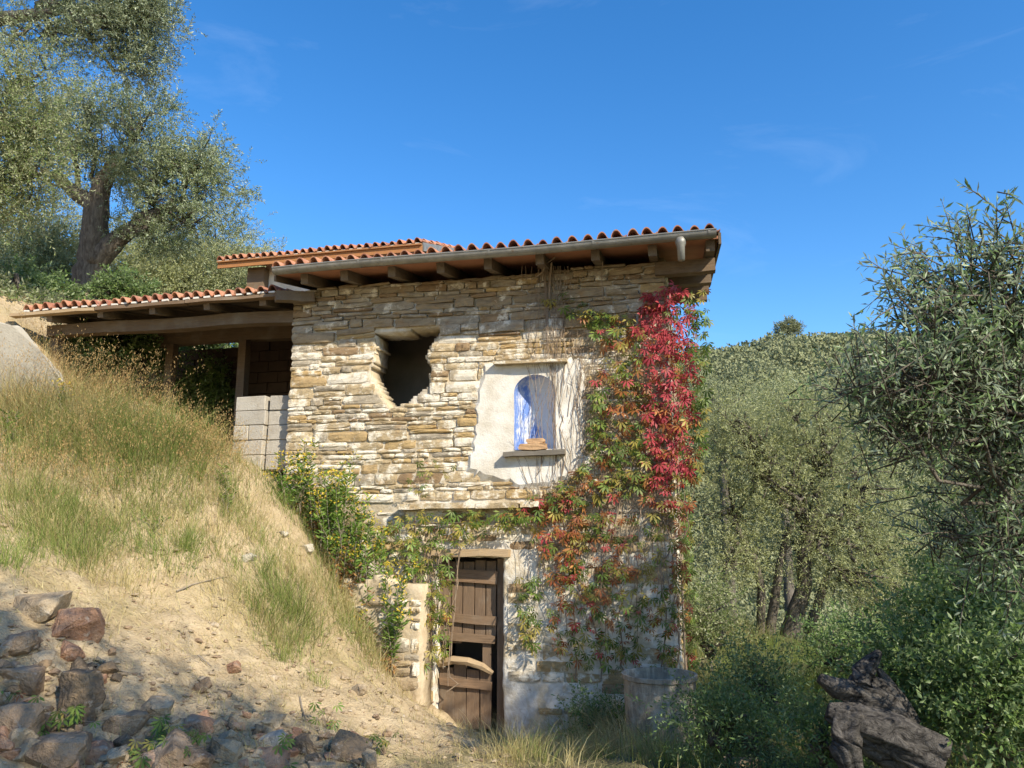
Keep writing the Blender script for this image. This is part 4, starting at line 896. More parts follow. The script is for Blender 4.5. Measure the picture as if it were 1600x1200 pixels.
# olives outside the frame that shade the foreground (right of and behind the viewer)
def shade_tree(lab, base, blobs, seed, n):
    b0 = np.array([base[0], base[1], gz(*base)]); top = np.array([base[0], base[1], b0[2]+2.4])
    olive('olive_tree', lab, b0, [[(*(b0-np.array([0,0,.2])), .3), (*(b0+np.array([.05, 0, 1.2])), .22), (*top, .15)]], [(np.array(c_), np.array([r_, r_, r_*.8]), top, r_) for c_, r_ in blobs], OLIVE, seed, n, 8, 12, .45, .09, .026, group='olive trees beside the viewpoint', crad=.4)
shade_tree('olive standing behind the viewpoint that shades the rubble bank', (5.6, -11.2), [((4.0, -9.3, 6.0), .8), ((4.9, -9.0, 6.2), .75), ((3.0, -8.95, 6.1), .6), ((5.8, -9.2, 6.3), .7), ((2.3, -9.1, 5.9), .55), ((5.0, -10.8, 6.2), 1.0), ((7.2, -9.0, 5.6), .9), ((3.6, -9.7, 5.2), .6)], 91, 185)
shade_tree('olive right of the viewpoint that dapples the lower house wall', (7.4, -4.6), [((5.7, -4.1, 4.9), .75), ((6.8, -4.3, 5.6), .9), ((7.6, -3.8, 5.0), 1.0), ((5.9, -4.9, 4.0), .55), ((6.2, -4.0, 5.6), .8), ((6.2, -4.4, 4.9), .6)], 92, 165)

# ------------------------------------------------------------------ far hillside wood
rng = np.random.default_rng(5); FV = []; N = 0
ang = np.radians(rng.uniform(-6, 26, 2300)); rad = rng.uniform(34, 150, 2300)**1.0
cx = CAM[0]+rad*np.sin(ang); cy = CAM[1]+rad*np.cos(ang); cz = height(cx, cy)
cr = rng.uniform(1.6, 3.2, len(cx))
pos = []; siz = []
for k in range(len(cx)):
    n = 210 if rad[k] < 75 else 140
    d = nrm(rng.normal(size=(n, 3))); d[:, 2] = np.abs(d[:, 2])*1.0-.15
    pos.append(np.array([cx[k], cy[k], cz[k]+cr[k]*.45]) + d*(rng.random((n, 1))**.25)*cr[k]*np.array([1, 1, .8])*(.8+.35*rng.random((1, 3)))); siz.append(np.full(n, .09 + .0024*rad[k]))
pos = np.concatenate(pos); siz = np.concatenate(siz)
V, F = leaf_quads(pos, rng.normal(size=pos.shape)+np.array([0, 0, .3]), siz*1.5, siz, rng, .3)
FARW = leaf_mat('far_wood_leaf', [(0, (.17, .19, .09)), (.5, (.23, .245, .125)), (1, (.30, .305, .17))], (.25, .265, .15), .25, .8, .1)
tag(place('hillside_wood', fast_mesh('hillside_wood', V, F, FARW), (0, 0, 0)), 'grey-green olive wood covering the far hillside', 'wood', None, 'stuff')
p = None
r_ = ray(1232, 515); t = np.linspace(70, 190, 600); P = CAM+t[:, None]*ray(1232, 530); hh_ = height(P[:, 0], P[:, 1]); i = int(np.argmax((hh_-CAM[2])/np.hypot(P[:, 0]-CAM[0], P[:, 1]-CAM[1])))
pt = P[i]; dd = float((pt-CAM)@_fw); pt = np.array([pt[0], pt[1], gz(pt[0], pt[1])])
olive('ridge_tree', 'lone rounded bare-looking tree standing on the far ridge', pt, [[(*pt, .3), (*(pt+np.array([0, 0, 3.0])), .2)]], [(pt+np.array([0, 0, 4.4]), np.array([2.0, 2.0, 1.6]), pt+np.array([0, 0, 2.5]), 1)], FARW, 99, 90, 6, 8, .8, .4, .12, group='trees on the ridge', cat='tree', crad=.3)

# ------------------------------------------------------------------ creeper
def leaf_shape():
    V = []; F = []
    for a, l in ((0, 1.08), (36, 1.0), (-36, 1.0), (76, .78), (-76, .78)):
        a = math.radians(a); ax = np.array([math.sin(a), 0, -math.cos(a)]); sd_ = np.array([math.cos(a), 0, math.sin(a)]); o = len(V)
        for t, w, y in ((.10, 0, 0), (.36, .075, -.05), (.36, -.075, -.05), (.66, .115, -.03), (.66, -.115, -.03), (1.0, 0, .12)):
            V.append(ax*t*l + sd_*w*l + np.array([0, y+.03*(abs(w) > 0), 0]))
        F += [(o, o+1, o+2), (o+1, o+3, o+2), (o+2, o+3, o+4), (o+4, o+3, o+5)]
    return np.array(V), np.array(F)
LV, LF = leaf_shape()
def rotm(rx, ry, rz):
    cx_, sx_, cy_, sy_, cz_, sz_ = np.cos(rx), np.sin(rx), np.cos(ry), np.sin(ry), np.cos(rz), np.sin(rz)
    R = np.empty((len(rx), 3, 3))
    R[:, 0] = np.stack([cz_*cy_, cz_*sy_*sx_-sz_*cx_, cz_*sy_*cx_+sz_*sx_], 1); R[:, 1] = np.stack([sz_*cy_, sz_*sy_*sx_+cz_*cx_, sz_*sy_*cx_-cz_*sx_], 1); R[:, 2] = np.stack([-sy_, cy_*sx_, cy_*cx_], 1)
    return R
def poly_px(P, n, rng):
    P = np.array(P, float); lo, hi = P.min(0), P.max(0); out = np.zeros((0, 2))
    while len(out) < n:
        q = rng.uniform(lo, hi, (n*3, 2)); out = np.concatenate([out, q[inpoly(q[:, 0], q[:, 1], P)]])
    return out[:n]
def leaf_sets(regions, rng, yoff=(-.05, -.16)):
    A = []
    for P, n, pr, size in regions:
        q = poly_px(P, n, rng)
        for x, y in q:
            w = at_y(x, y, 0.0); pr_ = np.array(pr, float); pr_ = pr_*(.25+np.array([hsh(np.floor(w[0]*4), np.floor(w[2]*3), s) for s in range(4)])*1.5); pr_ /= pr_.sum()
            A.append((w[0], rng.uniform(*yoff[::-1]), w[2], rng.choice(4, p=pr_), size*rng.uniform(.5, 1.35), rng.normal()*.5-.35, rng.normal()*.38, rng.normal()*.7))
    return np.array(A)
def add_leaves(A, root, k_parts, partname='leaf'):
    """first k_parts largest leaves become parts, the rest one stuff part"""
    A = A[np.argsort(-A[:, 4])]
    lm = [fast_mesh('leaf', LV, LF, c_) for c_ in CREEP]
    for a in A[:k_parts]: place(partname, lm[int(a[3])], a[:3], root, tuple(a[5:8]), (a[4],)*3)
    B = A[k_parts:]
    if len(B):
        R = rotm(B[:, 5], B[:, 6], B[:, 7]); V = np.einsum('nij,kj->nki', R, LV)*B[:, 4][:, None, None] + B[:, None, :3]; n = len(B)
        F = (np.arange(n)[:, None, None]*len(LV) + LF[None]).reshape(-1, 3)
        tag(place('foliage', fast_mesh('foliage', V.reshape(-1, 3)-wl(root), F, CREEP, np.repeat(B[:, 3].astype(int), len(LF))), wl(root), root), kind='stuff')
rng = np.random.default_rng(17)
crp = empty('virginia_creeper', (1.7, -.1, .1), None, 'autumn creeper, crimson to yellow-green, climbing the right house corner', 'creeper', 'climbers on the house')
REG = [([(1012,455),(1058,448),(1085,468),(1090,520),(1080,600),(1090,680),(1082,745),(1040,745),(1012,690),(1002,630),(1015,570),(992,515)], 460, (.80,.15,.01,.04), .102),
 ([(935,490),(1000,495),(1010,560),(1000,650),(1020,740),(1000,775),(930,785),(880,800),(850,780),(890,750),(925,705),(918,650),(930,590),(940,540)], 420, (.03,.24,.32,.41), .10),
 ([(1015,690),(1085,700),(1085,760),(1078,800),(1005,785)], 120, (.28,.54,.12,.06), .09), ([(830,772),(912,768),(915,850),(900,905),(858,900),(838,840)], 120, (.14,.50,.22,.14), .105),
 ([(858,880),(892,880),(886,1010),(862,1010)], 60, (.14,.45,.25,.16), .09), ([(845,455),(890,462),(965,500),(960,540),(925,525),(880,488),(845,470)], 55, (0,.02,.33,.65), .095),
 ([(812,895),(848,895),(842,1015),(812,1015)], 55, (0,.02,.15,.83), .10), ([(890,800),(1060,800),(1060,1045),(890,1045)], 450, (.03,.24,.27,.46), .088),
 ([(1048,780),(1082,780),(1070,1000),(1054,1000)], 60, (.12,.46,.22,.20), .085), ([(810,790),(880,760),(890,800),(830,815)], 45, (.05,.15,.3,.5), .10), ([(1070,460),(1108,450),(1106,700),(1085,780),(1080,600)], 170, (.02,.02,.16,.80), .09)]
A = leaf_sets(REG, rng)
# leaves wrapping the shaded side wall
ns = 420; S_ = np.stack([HX1+rng.uniform(.05, .20, ns), rng.uniform(-.05, 2.6, ns)**1.0, rng.uniform(.4, 5.0, ns), rng.choice(4, ns, p=[.06, .04, .15, .75]), .10*rng.uniform(.6, 1.2, ns), rng.normal(size=ns)*.3, rng.normal(size=ns)*.3, math.pi/2+rng.normal(size=ns)*.5], 1)
add_leaves(A, crp, 300); 
sv = MB()
def wander(p, q, n, amp, y0=-.045, ya=.03):
    t = np.linspace(0, 1, n)[:, None]; P = np.asarray(p)[None]*(1-t)+np.asarray(q)[None]*t; w = np.cumsum(RNG.normal(size=(n, 2)), 0)*amp; w -= w[0]*(1-t)+w[-1]*t
    X_ = P[:, 0]+w[:, 0]; Z_ = P[:, 1]+w[:, 1]*.5; return np.stack([X_, np.clip(y0+RNG.normal(size=n)*ya*.5, -.14, -.03), Z_], 1)
def wp(px, py): return at_y(px, py, 0)[[0, 2]]
for (a, b_, r0, n) in [((1050,1060),(1045,470),.010,26), ((1030,1060),(1000,520),.009,24), ((985,1060),(960,490),.011,24), ((940,1060),(880,760),.010,18), ((900,1060),(870,430),.009,26), ((1000,900),(930,560),.009,18), ((870,900),(855,790),.007,10), ((960,790),(860,770),.008,12), ((700,1080),(720,800),.009,16), ((670,1070),(650,800),.008,14)]:
    P = wander(wp(*a), wp(*b_), n, .055); sv.tube(P, np.linspace(r0, r0*.4, n), 5)
for k in range(240):
    px = RNG.uniform(830, 1058); y1 = RNG.uniform(560, 980); y0 = y1-RNG.uniform(60, 200)
    P = wander(wp(px, y1+60*RNG.random()), wp(px+RNG.normal()*22, max(y0, 480)), 9, .022); sv.tube(P, np.linspace(.004, .0018, 9), 3)
for k in range(38):   # dry hanging strands below the eave
    px = RNG.normal(862, 14); P = wander(wp(px+RNG.normal()*8, RNG.uniform(480, 590)), wp(px, 418), 9, .010); sv.tube(P, np.linspace(.002, .0045, 9), 3)
def hang(pts, r):
    sv.tube(np.array([at_y(x, y, yy) for x, y, yy in pts]), r, 5)
hang([(832, 437, -.12), (848, 425, -.2), (853, 412, -.28), (868, 402, -.4)], .008); hang([(942, 470, -.08), (940, 430, -.15), (942, 408, -.3)], .006); hang([(858, 470, -.06), (860, 430, -.1), (862, 410, -.3)], .012)
sv.build('stems', m_vinestem, crp)
ivy = empty('side_ivy', (HX1+.1, .8, .3), None, 'green climber covering the shaded side wall of the house', 'climber', 'climbers on the house')
lm = [fast_mesh('leaf', LV, LF, c_) for c_ in CREEP]
add_leaves(S_, ivy, 0)
mb = MB()
for k in range(14):
    y0 = RNG.uniform(.1, 2.4); P = wander((0, .3), (RNG.normal()*.3, 4.8), 16, .04); mb.tube(np.stack([HX1+.06+0*P[:, 0], y0+P[:, 0], P[:, 2]], 1), .007, 4)
mb.build('stems', m_vinestem, ivy)
dv = empty('door_vine', (-1.0, -.1, .1), None, 'green vine trailing over the ledge and left side of the door', 'climber', 'climbers on the house')
A = leaf_sets([([(640,800),(800,795),(800,822),(745,840),(700,870),(640,905)], 120, (.0,.03,.32,.65), .095), ([(655,880),(712,880),(715,1000),(660,1070)], 150, (0,.06,.42,.52), .085), ([(560,820),(660,800),(670,890),(600,890)], 110, (0,.05,.45,.5), .085), ([(780,795),(830,790),(830,815),(790,820)], 25, (0,.1,.3,.6), .09), ([(640,740),(720,690),(735,760),(660,790)], 22, (0,.1,.4,.5), .07)], rng, (-.06, -.30))
add_leaves(A, dv, 200)
mb = MB()
for k in range(26):
    px = RNG.uniform(645, 712); P = wander(wp(px, RNG.uniform(960, 1080)), wp(px+RNG.normal()*18, RNG.uniform(800, 880)), 10, .02); P[:, 1] -= .08; mb.tube(P, .004, 4)
P = wander(wp(600, 830), wp(820, 800), 18, .03); mb.tube(P, .006, 4)
mb.build('stems', m_vinestem, dv)

# ------------------------------------------------------------------ seedlings in the rubble foreground
for k, (px, py, n, lab) in enumerate([(105, 1140, 5, 'small green creeper seedling by the tall boulder'), (70, 1150, 4, 'leaf cluster of creeper left of the seedling by the boulder'), (255, 1165, 8, 'bright green creeper seedling in the middle of the bottom edge rubble'), (300, 1185, 9, 'spreading green creeper at the bottom edge'), (215, 1195, 7, 'low green creeper leaves at the lower edge, left of the spreading one'), (513, 1130, 4, 'yellowish creeper seedling behind the dark striped boulder'), (440, 1188, 3, 'single green seedling before the orange-brown rock'), (600, 1180, 5, 'little green seedling right of the striped boulder'), (20, 1125, 4, 'green creeper leaves at the left border')]):
    p = on_ground(px, py+8); root = empty('creeper_seedling', p, None, lab, 'seedling', 'creeper seedlings among the rocks')
    n2 = n*2; B = np.stack([p[0]+rng.normal(size=n2)*.07, p[1]+rng.normal(size=n2)*.06, p[2]+rng.uniform(.03, .16, n2), rng.choice(4, n2, p=[.0, .02, .18, .80]), rng.uniform(.05, .085, n2), rng.uniform(-1.3, -.5, n2), rng.normal(size=n2)*.4, rng.uniform(-1.2, 1.2, n2)], 1)
    add_leaves(B, root, len(B)); mb = MB()
    for q in B: mb.tube([p, (p+q[:3])/2+np.array([0, 0, .03]), q[:3]], .0025, 3)
    mb.build('stem', m_vinestem, root)

# ------------------------------------------------------------------ weeds
def weed(px, py, h, lab, dry=.35, seed=0, grp='tall weeds on the bank', flower=True, name='flowering_weed', ns=5, spread=.16, ll=.06, d=None, pos=None):
    r = np.random.default_rng(seed); p = on_ground(px, py) if pos is None else np.array(pos, float)
    root = empty(name, p, None, lab, 'weed', grp); mb = MB(); LP = []; LD = []; DP = []; DD = []; FP = []
    for s in range(ns):
        top = p + np.array([r.normal()*spread, r.normal()*spread*.7, h*r.uniform(.65, 1.1)]); st = p+np.array([r.normal()*.05, r.normal()*.05, -.03])
        t = np.linspace(0, 1, 7)[:, None]; P = st+(top-st)*t; P[:, :2] += r.normal(size=(7, 2))*.015; mb.tube(P, np.linspace(.006, .002, 7), 4)
        n = int(46*h/.7); tt = r.uniform(.12, 1, n); C_ = st+(top-st)*tt[:, None]; a = r.uniform(0, 6.28, n); D_ = np.stack([np.cos(a), np.sin(a), r.uniform(.2, .9, n)], 1)
        isd = tt < dry+r.normal(size=n)*.1
        LP.append(C_[~isd]); LD.append(D_[~isd]); D_[:, 2] -= 1.0; DP.append(C_[isd]); DD.append(D_[isd])
        if flower: FP.append(top + r.normal(size=(9, 3))*.05)
    mb.build('stems', m_twig, root)
    LP = np.concatenate(LP); LD = np.concatenate(LD); DP = np.concatenate(DP); DD = np.concatenate(DD)
    V, F = leaf_quads(LP, LD, ll*r.uniform(.7, 1.4, len(LP)), ll*.24, r, .2); place('leaves', fast_mesh('leaves', V-p, F, WEEDG), p, root)
    if len(DP): V, F = leaf_quads(DP, DD, ll*r.uniform(.7, 1.3, len(DP)), ll*.24, r, .3); place('dry_leaves', fast_mesh('dry_leaves', V-p, F, WEEDB), p, root)
    if flower:
        FP = np.concatenate(FP); V, F = leaf_quads(np.repeat(FP, 4, 0), r.normal(size=(len(FP)*4, 3)), .02, .014, r); tag(place('flowers', fast_mesh('flowers', V-p, F, YFLOWER), p, root), kind='stuff')
    return root
ORD = ['leftmost', 'second', 'third', 'fourth', 'fifth', 'sixth', 'seventh', 'eighth', 'ninth', 'tenth', 'rightmost']
WL = [f'{ORD[q]} tall rusty-stemmed weed, counted from the left, against the stone wall' for q in (1, 3, 5, 7, 8, 10, 2, 6, 0, 9, 4)]
for k, (px, py, hh, dr) in enumerate([(470, 812, .85, .25), (500, 838, 1.1, .38), (535, 850, 1.3, .4), (560, 858, 1.45, .42), (590, 865, 1.25, .38), (615, 850, 1.1, .3), (485, 850, .6, .5), (545, 875, .8, .6), (450, 790, .5, .1), (600, 890, .6, .3), (520, 830, 1.1, .3)]):
    w = at_y(px, py, -.28 - .1*(k % 3)); x_, y_ = w[0], w[1]
    weed(px, py, hh, WL[k], dr, 500+k, 'tall weeds against the stone wall', True, pos=(x_, y_, gz(x_, y_)-.02), ns=10, spread=.20, ll=.082)
for k, (px, py, hh, dr, lab) in enumerate([(865/2, 740, .35, .0, 'yellow-flowered weed at the foot of the concrete blocks'), (352, 690, .5, 0, 'yellow mullein-like weed left of the concrete blocks'), (350, 772, .35, .1, 'small green weed on the slope below the blocks'), (360, 800, .25, .2, 'low weed lower on the slope below the blocks'), (240, 838, .2, 0, 'little green weed on the bare slope'), (95, 655, .4, 0, 'yellowish weed before the concrete slab'), (20, 700, .5, .1, 'green weed at the left border below the slab')]):
    weed(px, py, hh, lab, dr, 540+k, 'small weeds on the slope', k in (0, 1, 5), ns=4, spread=.08)
for k, (px, py, hh, lab) in enumerate([(985, 1165, .55, 'dry-leaved weed in front of the drum, at its left'), (1060, 1172, .45, 'leafy weed in front of the drum, at its right'), (880, 1120, .35, 'small weed at the wall foot right of the door'), (830, 1110, .3, 'yellowish weed beside the door jamb')]):
    weed(px, py, hh, lab, .4, 560+k, 'weeds at the wall foot', k == 3, ns=6, spread=.12)
# shrubs on the right
def shrub(px, py, d, rx, rz, lab, matl, seed, n=60, ll=.05, lw=.02, name='shrub', tl=.3, grp='shrubs at the lower right'):
    b0 = gb(px, py+rz*1.1, d); an = b0+np.array([0, 0, .15])
    olive(name, lab, b0, [[(*(b0-np.array([0, 0, .1])), .03), (*an, .02)]], [bl(px, py, d, rx, rz, an, 1), bl(px-rx*.5, py+rz*.45, d-.1, rx*.6, rz*.6, an, .5), bl(px+rx*.5, py+rz*.45, d-.1, rx*.6, rz*.6, an, .5)], matl, seed, n, 8, 12, tl, ll, lw, group=grp, cat='shrub', crad=.16, trunk_n=6, upd=.5)
shrub(1490, 960, 6.0, 85, 70, 'dense green shrub behind the dead stump', BUSHG, 201, 90)
shrub(1570, 1060, 5.0, 90, 90, 'shaded leafy shrub at the lower right corner', BUSHG, 202, 90)
shrub(1440, 1060, 5.6, 70, 60, 'dark shrub right behind the stump', BUSHG, 203, 70)
shrub(1540, 880, 7.0, 80, 80, 'light green shrub under the near olive branches', OLIVE_Y, 204, 80, .05, .016)
shrub(1140, 1130, 5.8, 60, 55, 'fine-leaved green shrub beside the cement drum', BUSHG, 205, 60, .04, .012)
shrub(1180, 1060, 7.5, 45, 40, 'small green shrub right of the drum', BUSHG, 206, 40, .045, .014)
shrub(1110, 960, 10.0, 36, 50, 'yellow-green bush at the foot of the house corner', OLIVE_Y, 207, 50, .05, .018)
shrub(1330, 1010, 9.0, 70, 45, 'low green shrub right of the olive stems', BUSHG, 208, 70, .05, .018)
shrub(1290, 1150, 5.2, 40, 45, 'green tuft left of the dead stump', BUSHG, 209, 30, .045, .013)
shrub(940, 1125, 8.0, 30, 25, 'dark green weed clump at the wall foot', BUSHG, 210, 20, .05, .015)
for k, (px, py, d, rx, rz, lab) in enumerate([(215, 540, 15.0, 60, 40, 'sunlit green bush seen under the shelter roof'), (330, 545, 15.0, 60, 30, 'bush seen behind the shelter posts'), (318, 605, 13.6, 30, 35, 'bright bush seen low through the shelter'), (15, 470, 12.5, 50, 30, 'dry bush left of the shelter roof end'), (135, 548, 12.0, 45, 24, 'bush under the left end of the shelter'), (55, 452, 14.0, 60, 28, 'green bush at the foot of the terrace left of the thick trunk'), (190, 455, 16.0, 40, 22, 'low bush at the foot of the thick olive trunk'), (205, 542, 12.6, 45, 20, 'green bush under the middle of the shelter')]):
    shrub(px, py, d, rx, rz, lab, OLIVE_Y if k == 3 else BUSHG, 220+k, 60, .08, .035, grp='bushes behind the shelter')

# ------------------------------------------------------------------ grass
def blades(P, H, lean, wdt, rng, curve=.6, seg=3):
    """ribbon blades: P (n,3) base, H (n) length, lean (n,3) horizontal lean"""
    n = len(P); t = np.linspace(0, 1, seg+1); a = rng.uniform(0, 2*math.pi, n); s = np.stack([np.cos(a), np.sin(a), 0*a], 1)
    V = []
    for k, tt in enumerate(t):
        c = P + np.stack([lean[:, 0]*(tt**1.6), lean[:, 1]*(tt**1.6), H*(tt - curve*.35*tt**2.5)], 1)
        w = (wdt*(1-tt)**.7*.5)[:, None]*s; V += [c-w, c+w] if k < seg else [c]
    V = np.stack(V, 1); m = 2*seg+1; F = []
    for k in range(seg-1): F += [(2*k, 2*k+1, 2*k+3), (2*k, 2*k+3, 2*k+2)]
    F.append((2*seg-2, 2*seg-1, 2*seg)); F = np.array(F)
    return V.reshape(-1, 3), (np.arange(n)[:, None, None]*m + F[None]).reshape(-1, 3)
def tufts(lst, rng):
    out = []
    for px, py, rad_, n, h, lean_, w in lst:
        c = on_ground(px, py); a = rng.normal(size=(n, 2))*rad_; x_ = c[0]+a[:, 0]; y_ = c[1]+a[:, 1]; z_ = height(x_, y_); H = h*rng.uniform(.45, 1.15, n)
        dr = nrm(a + rng.normal(size=(n, 2))*rad_*1.2)*np.abs(rng.normal(size=(n, 1)))*.62*h + np.array(lean_)*h*rng.uniform(0, 1.2, (n, 1))
        out.append((np.stack([x_, y_, z_-.015], 1), H, np.concatenate([dr, 0*dr[:, :1]], 1), np.full(n, w)))
    P, H, Ln, Wd = (np.concatenate([o[i] for o in out]) for i in range(4)); return P, H, Ln, Wd
def grass_obj(name, label, sets, matl, seed, curve=.6):
    r = np.random.default_rng(seed); P, H, Ln, Wd = sets(r); V, F = blades(P, H, Ln, Wd, r, curve)
    return tag(place(name, fast_mesh(name, V, F, matl), (0, 0, 0)), label, 'grass', None, 'stuff')
DL = [(-.1, -.25), (.15, -.3), (.3, -.2)]
green = [(60, 640, .25, 500, .6), (20, 660, .25, 400, .6), (200, 660, .3, 500, .6), (170, 700, .22, 900, .75), (250, 720, .22, 900, .7), (120, 690, .25, 700, .6), (300, 700, .2, 600, .55), (210, 745, .25, 700, .55), (40, 720, .3, 700, .6), (440, 940, .14, 500, .42), (470, 975, .14, 500, .40), (410, 965, .12, 350, .38), (520, 930, .14, 350, .36), (120, 860, .16, 450, .40), (150, 830, .18, 350, .35), (60, 830, .2, 300, .4), (330, 860, .12, 220, .22), (290, 895, .10, 200, .2), (460, 800, .16, 400, .35), (420, 770, .15, 300, .3), (500, 870, .12, 300, .3), (600, 960, .10, 250, .3), (560, 1000, .12, 300, .32), (620, 1050, .08, 150, .22), (700, 1060, .10, 300, .4), (690, 1000, .08, 200, .4), (1130, 980, .4, 700, .6), (1160, 1020, .4, 600, .4), (1250, 1030, .5, 800, .35), (1180, 1080, .4, 800, .3), (1100, 1120, .25, 600, .35), (950, 1150, .25, 800, .35), (1060, 1190, .25, 700, .4), (1240, 1120, .3, 700, .3), (1300, 1060, .4, 700, .35), (1500, 1160, .4, 900, .35), (1580, 1180, .3, 700, .4), (1450, 1100, .4, 600, .35), (860, 1130, .2, 400, .3), (760, 1140, .1, 150, .2)]
dry = [(230, 690, .3, 500, .55), (300, 705, .28, 600, .45), (330, 725, .22, 450, .35), (180, 670, .3, 400, .6), (100, 760, .3, 700, .5), (200, 790, .3, 800, .35), (300, 780, .3, 900, .3), (380, 800, .25, 700, .28), (30, 800, .3, 600, .45), (160, 890, .2, 500, .3), (430, 990, .15, 500, .36), (480, 940, .18, 600, .4), (540, 960, .16, 500, .4), (350, 910, .15, 300, .25), (580, 1030, .12, 400, .36), (610, 920, .14, 400, .35), (640, 980, .10, 300, .35), (690, 960, .08, 260, .5), (720, 1040, .10, 260, .4), (850, 1120, .2, 900, .38), (920, 1120, .25, 900, .4), (800, 1160, .2, 500, .25), (990, 1140, .2, 700, .5), (1000, 1180, .25, 700, .45), (1000, 1165, .10, 420, .6), (1045, 1172, .12, 420, .55), (1075, 1160, .10, 300, .6), (60, 670, .25, 450, .9), (110, 680, .2, 400, .8), (15, 660, .25, 400, .95), (560, 900, .12, 260, .35), (590, 960, .10, 240, .32), (610, 1030, .10, 240, .3), (540, 930, .12, 320, .4), (520, 900, .12, 300, .4), (570, 985, .10, 260, .32), (590, 1010, .08, 200, .35), (1400, 1195, .15, 300, .3), (1330, 1195, .12, 300, .4), (1440, 1199, .15, 350, .4), (1060, 1150, .12, 400, .5), (960, 1130, .12, 400, .55), (900, 1180, .3, 900, .3), (1130, 1000, .35, 600, .5), (1100, 950, .3, 400, .6), (1160, 1110, .3, 500, .35), (1290, 1170, .2, 400, .35), (1350, 1190, .2, 300, .3), (470, 1085, .25, 200, .12), (350, 1040, .35, 260, .10), (420, 1070, .3, 200, .1), (260, 960, .3, 150, .12)]
brown = [(215, 620, .3, 320, .8), (250, 630, .25, 300, .75), (290, 640, .22, 220, .6), (20, 640, .25, 160, .95), (60, 650, .25, 160, .9), (130, 640, .2, 200, .85), (170, 610, .25, 240, .7), (120, 580, .25, 200, .6), (70, 560, .3, 150, .5), (150, 640, .25, 200, .8)]
grass_obj('green_grass', 'greenish grass tufts on the bank and by the path', lambda r: tufts([(a, b_, c_, n, h, DL[i % 3], .0055) for i, (a, b_, c_, n, h) in enumerate([(*q[:3], int(q[3]*.5), q[4]*1.1) for q in green])], r), GRASSG, 301)
grass_obj('dry_grass', 'straw-coloured dry grass on the bank and at the wall foot', lambda r: tufts([(a, b_, c_, n, h, DL[(i+1) % 3], .005) for i, (a, b_, c_, n, h) in enumerate([(*q[:3], int(q[3]*.7), q[4]) for q in dry])], r), GRASSD, 302)
grass_obj('brown_oat_grass', 'brown drooping wild oat grass below the shelter', lambda r: tufts([(a, b_, c_, n, h, DL[(i+2) % 3], .005) for i, (a, b_, c_, n, h) in enumerate(brown)], r), GRASSB, 303, 1.2)
rt_ = np.random.default_rng(310)
def scatter_tufts(n, x0, x1, y0, y1, hlo, hhi, cnt):
    return [(rt_.uniform(x0, x1), rt_.uniform(y0, y1), rt_.uniform(.04, .12), int(rt_.integers(*cnt)), rt_.uniform(hlo, hhi)) for _ in range(n)]
ex_d = scatter_tufts(50, 0, 640, 700, 980, .15, .45, (25, 90)) + scatter_tufts(30, 0, 160, 560, 720, .4, .7, (60, 160)) + scatter_tufts(40, 780, 1100, 1090, 1200, .15, .45, (40, 120))
ex_g = scatter_tufts(80, 0, 420, 640, 900, .2, .55, (30, 110)) + scatter_tufts(30, 400, 660, 850, 1070, .15, .4, (30, 90)) + scatter_tufts(60, 1080, 1400, 980, 1180, .15, .45, (40, 120)) + scatter_tufts(20, 800, 1090, 1090, 1200, .15, .4, (40, 110))
grass_obj('mixed_dry_tufts', 'scattered thin dry grass tufts over bank and verge', lambda r: tufts([(a, b_, c_, n, h, DL[i % 3], .0038) for i, (a, b_, c_, n, h) in enumerate(ex_d)], r), GRASSD, 311)
grass_obj('mixed_green_tufts', 'scattered small green grass tufts over bank and verge', lambda r: tufts([(a, b_, c_, n, h, DL[i % 3], .0042) for i, (a, b_, c_, n, h) in enumerate(ex_g)], r), GRASSG, 312)
# seed heads of the oat grass
r = np.random.default_rng(304); P, H, Ln, Wd = tufts([(a, b_, c_, n//2, h, DL[i % 3], .004) for i, (a, b_, c_, n, h) in enumerate(brown + dry[:5])], r)
tipp = P + np.stack([Ln[:, 0], Ln[:, 1], H*.78], 1); q = np.repeat(tipp, 9, 0); q = q + r.normal(size=q.shape)*np.array([.03, .03, .05]); dd_ = r.normal(size=q.shape)*.4; dd_[:, 2] -= 1
V, F = leaf_quads(q, dd_, .028, .007, r); tag(place('oat_seed_heads', fast_mesh('oat_seed_heads', V, F, GRASSB), (0, 0, 0)), 'brown seed heads of the wild oat grass', 'grass', None, 'stuff')
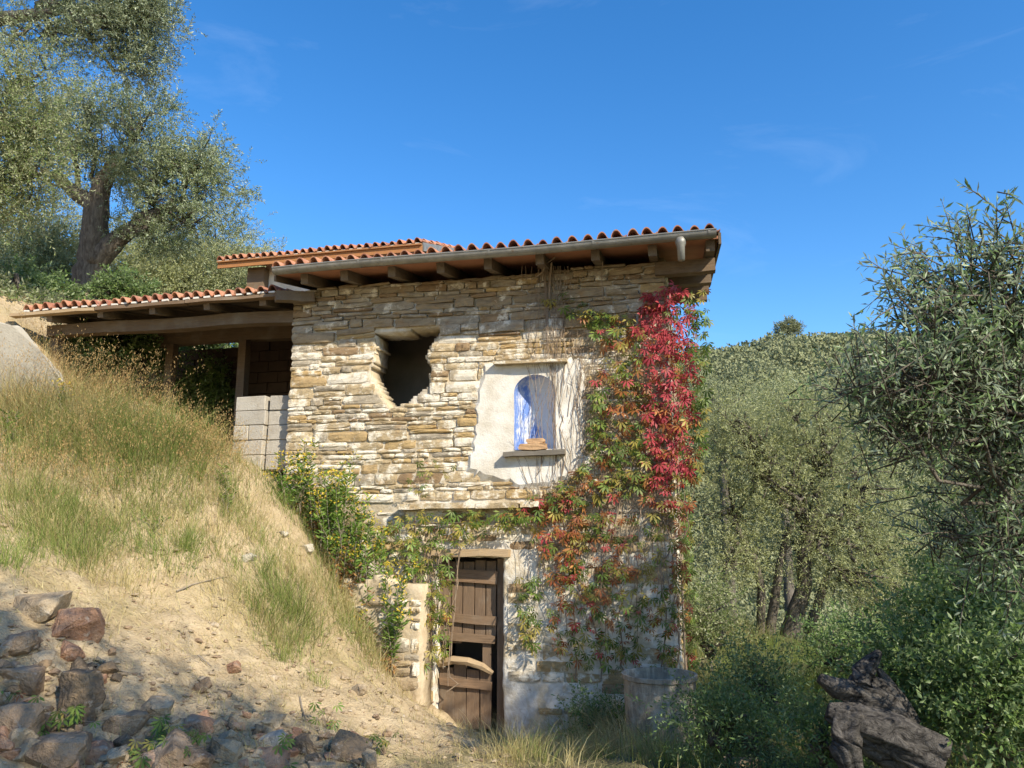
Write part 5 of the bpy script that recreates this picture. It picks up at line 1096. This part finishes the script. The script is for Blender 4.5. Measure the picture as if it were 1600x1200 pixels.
# thin litter and short grass over the whole near ground
r = np.random.default_rng(305); n = 26000; x_ = r.uniform(-8.5, 7.5, n); y_ = r.uniform(-6.5, 3.5, n); keep = (fbm(x_*.9, y_*.9, 41, 3) > -.05) | (x_ > 2.3) | ((x_ < -3) & (y_ > -3)); keep &= ~((x_ > HX0-.05) & (x_ < HX1+.02) & (y_ > -.02) & (y_ < 3.8)) & ~((x_ < HX0) & (y_ > .5))
x_, y_ = x_[keep], y_[keep]; H = r.uniform(.04, .16, len(x_)); Ln = np.concatenate([r.normal(size=(len(x_), 2))*.07, np.zeros((len(x_), 1))], 1); gsel = (x_ > 2.0+r.normal(size=len(x_))*.6)
for nm, lab, s, mt in (('short_dry_grass', 'sparse short dry grass over the slope', ~gsel, GRASSD), ('short_green_grass', 'short green ground cover right of the house', gsel, GRASSG)):
    P = np.stack([x_[s], y_[s], height(x_[s], y_[s])-.01], 1); V, F = blades(P, H[s]*(1.6 if nm == 'short_green_grass' else 1), Ln[s], np.full(s.sum(), .006), r)
    tag(place(nm, fast_mesh(nm, V, F, mt), (0, 0, 0)), lab, 'grass', None, 'stuff')
# dry straw litter lying flat on the slope
r = np.random.default_rng(306); n = 16000; x_ = r.uniform(-7.5, 2.6, n); y_ = r.uniform(-6.2, -.1, n); k_ = fbm(x_*1.1, y_*1.1, 51, 3) > -.12; x_, y_ = x_[k_], y_[k_]; n = len(x_)
P = np.stack([x_, y_, height(x_, y_)+.006], 1); a = r.uniform(0, 6.28, n); H = r.uniform(.01, .06, n); Lr = r.uniform(.05, .24, n); V, F = blades(P, H, np.stack([np.cos(a)*Lr, np.sin(a)*Lr, 0*a], 1), np.full(n, .0045), r)
dx = height(V[:, 0], V[:, 1], False) - np.repeat(height(x_, y_, False), 7); V[:, 2] += dx
tag(place('straw_litter', fast_mesh('straw_litter', V, F, GRASSD), (0, 0, 0)), 'dry straw litter lying flat on the bare slope', 'grass', None, 'stuff')
# fallen twigs
mb = MB()
for k, (pts, lab) in enumerate([([(275, 935), (300, 922), (340, 908), (352, 905)], 'dark curved twig lying on the bare slope'), ([(150, 1040), (175, 1050), (205, 1058)], 'grey stick beside the tall boulder'), ([(468, 1095), (472, 1112), (478, 1130)], 'short upright stick behind the brown rock'), ([(310, 1030), (330, 1045)], 'short twig in the middle of the slope')]):
    Pp = np.array([on_ground(*q)+np.array([0, 0, .015]) for q in pts]); mb = MB(); mb.tube(Pp, np.linspace(.010, .004, len(Pp)), 5, 0, .15); tag(mb.build('fallen_twig', m_twig), lab, 'twig', 'fallen twigs')
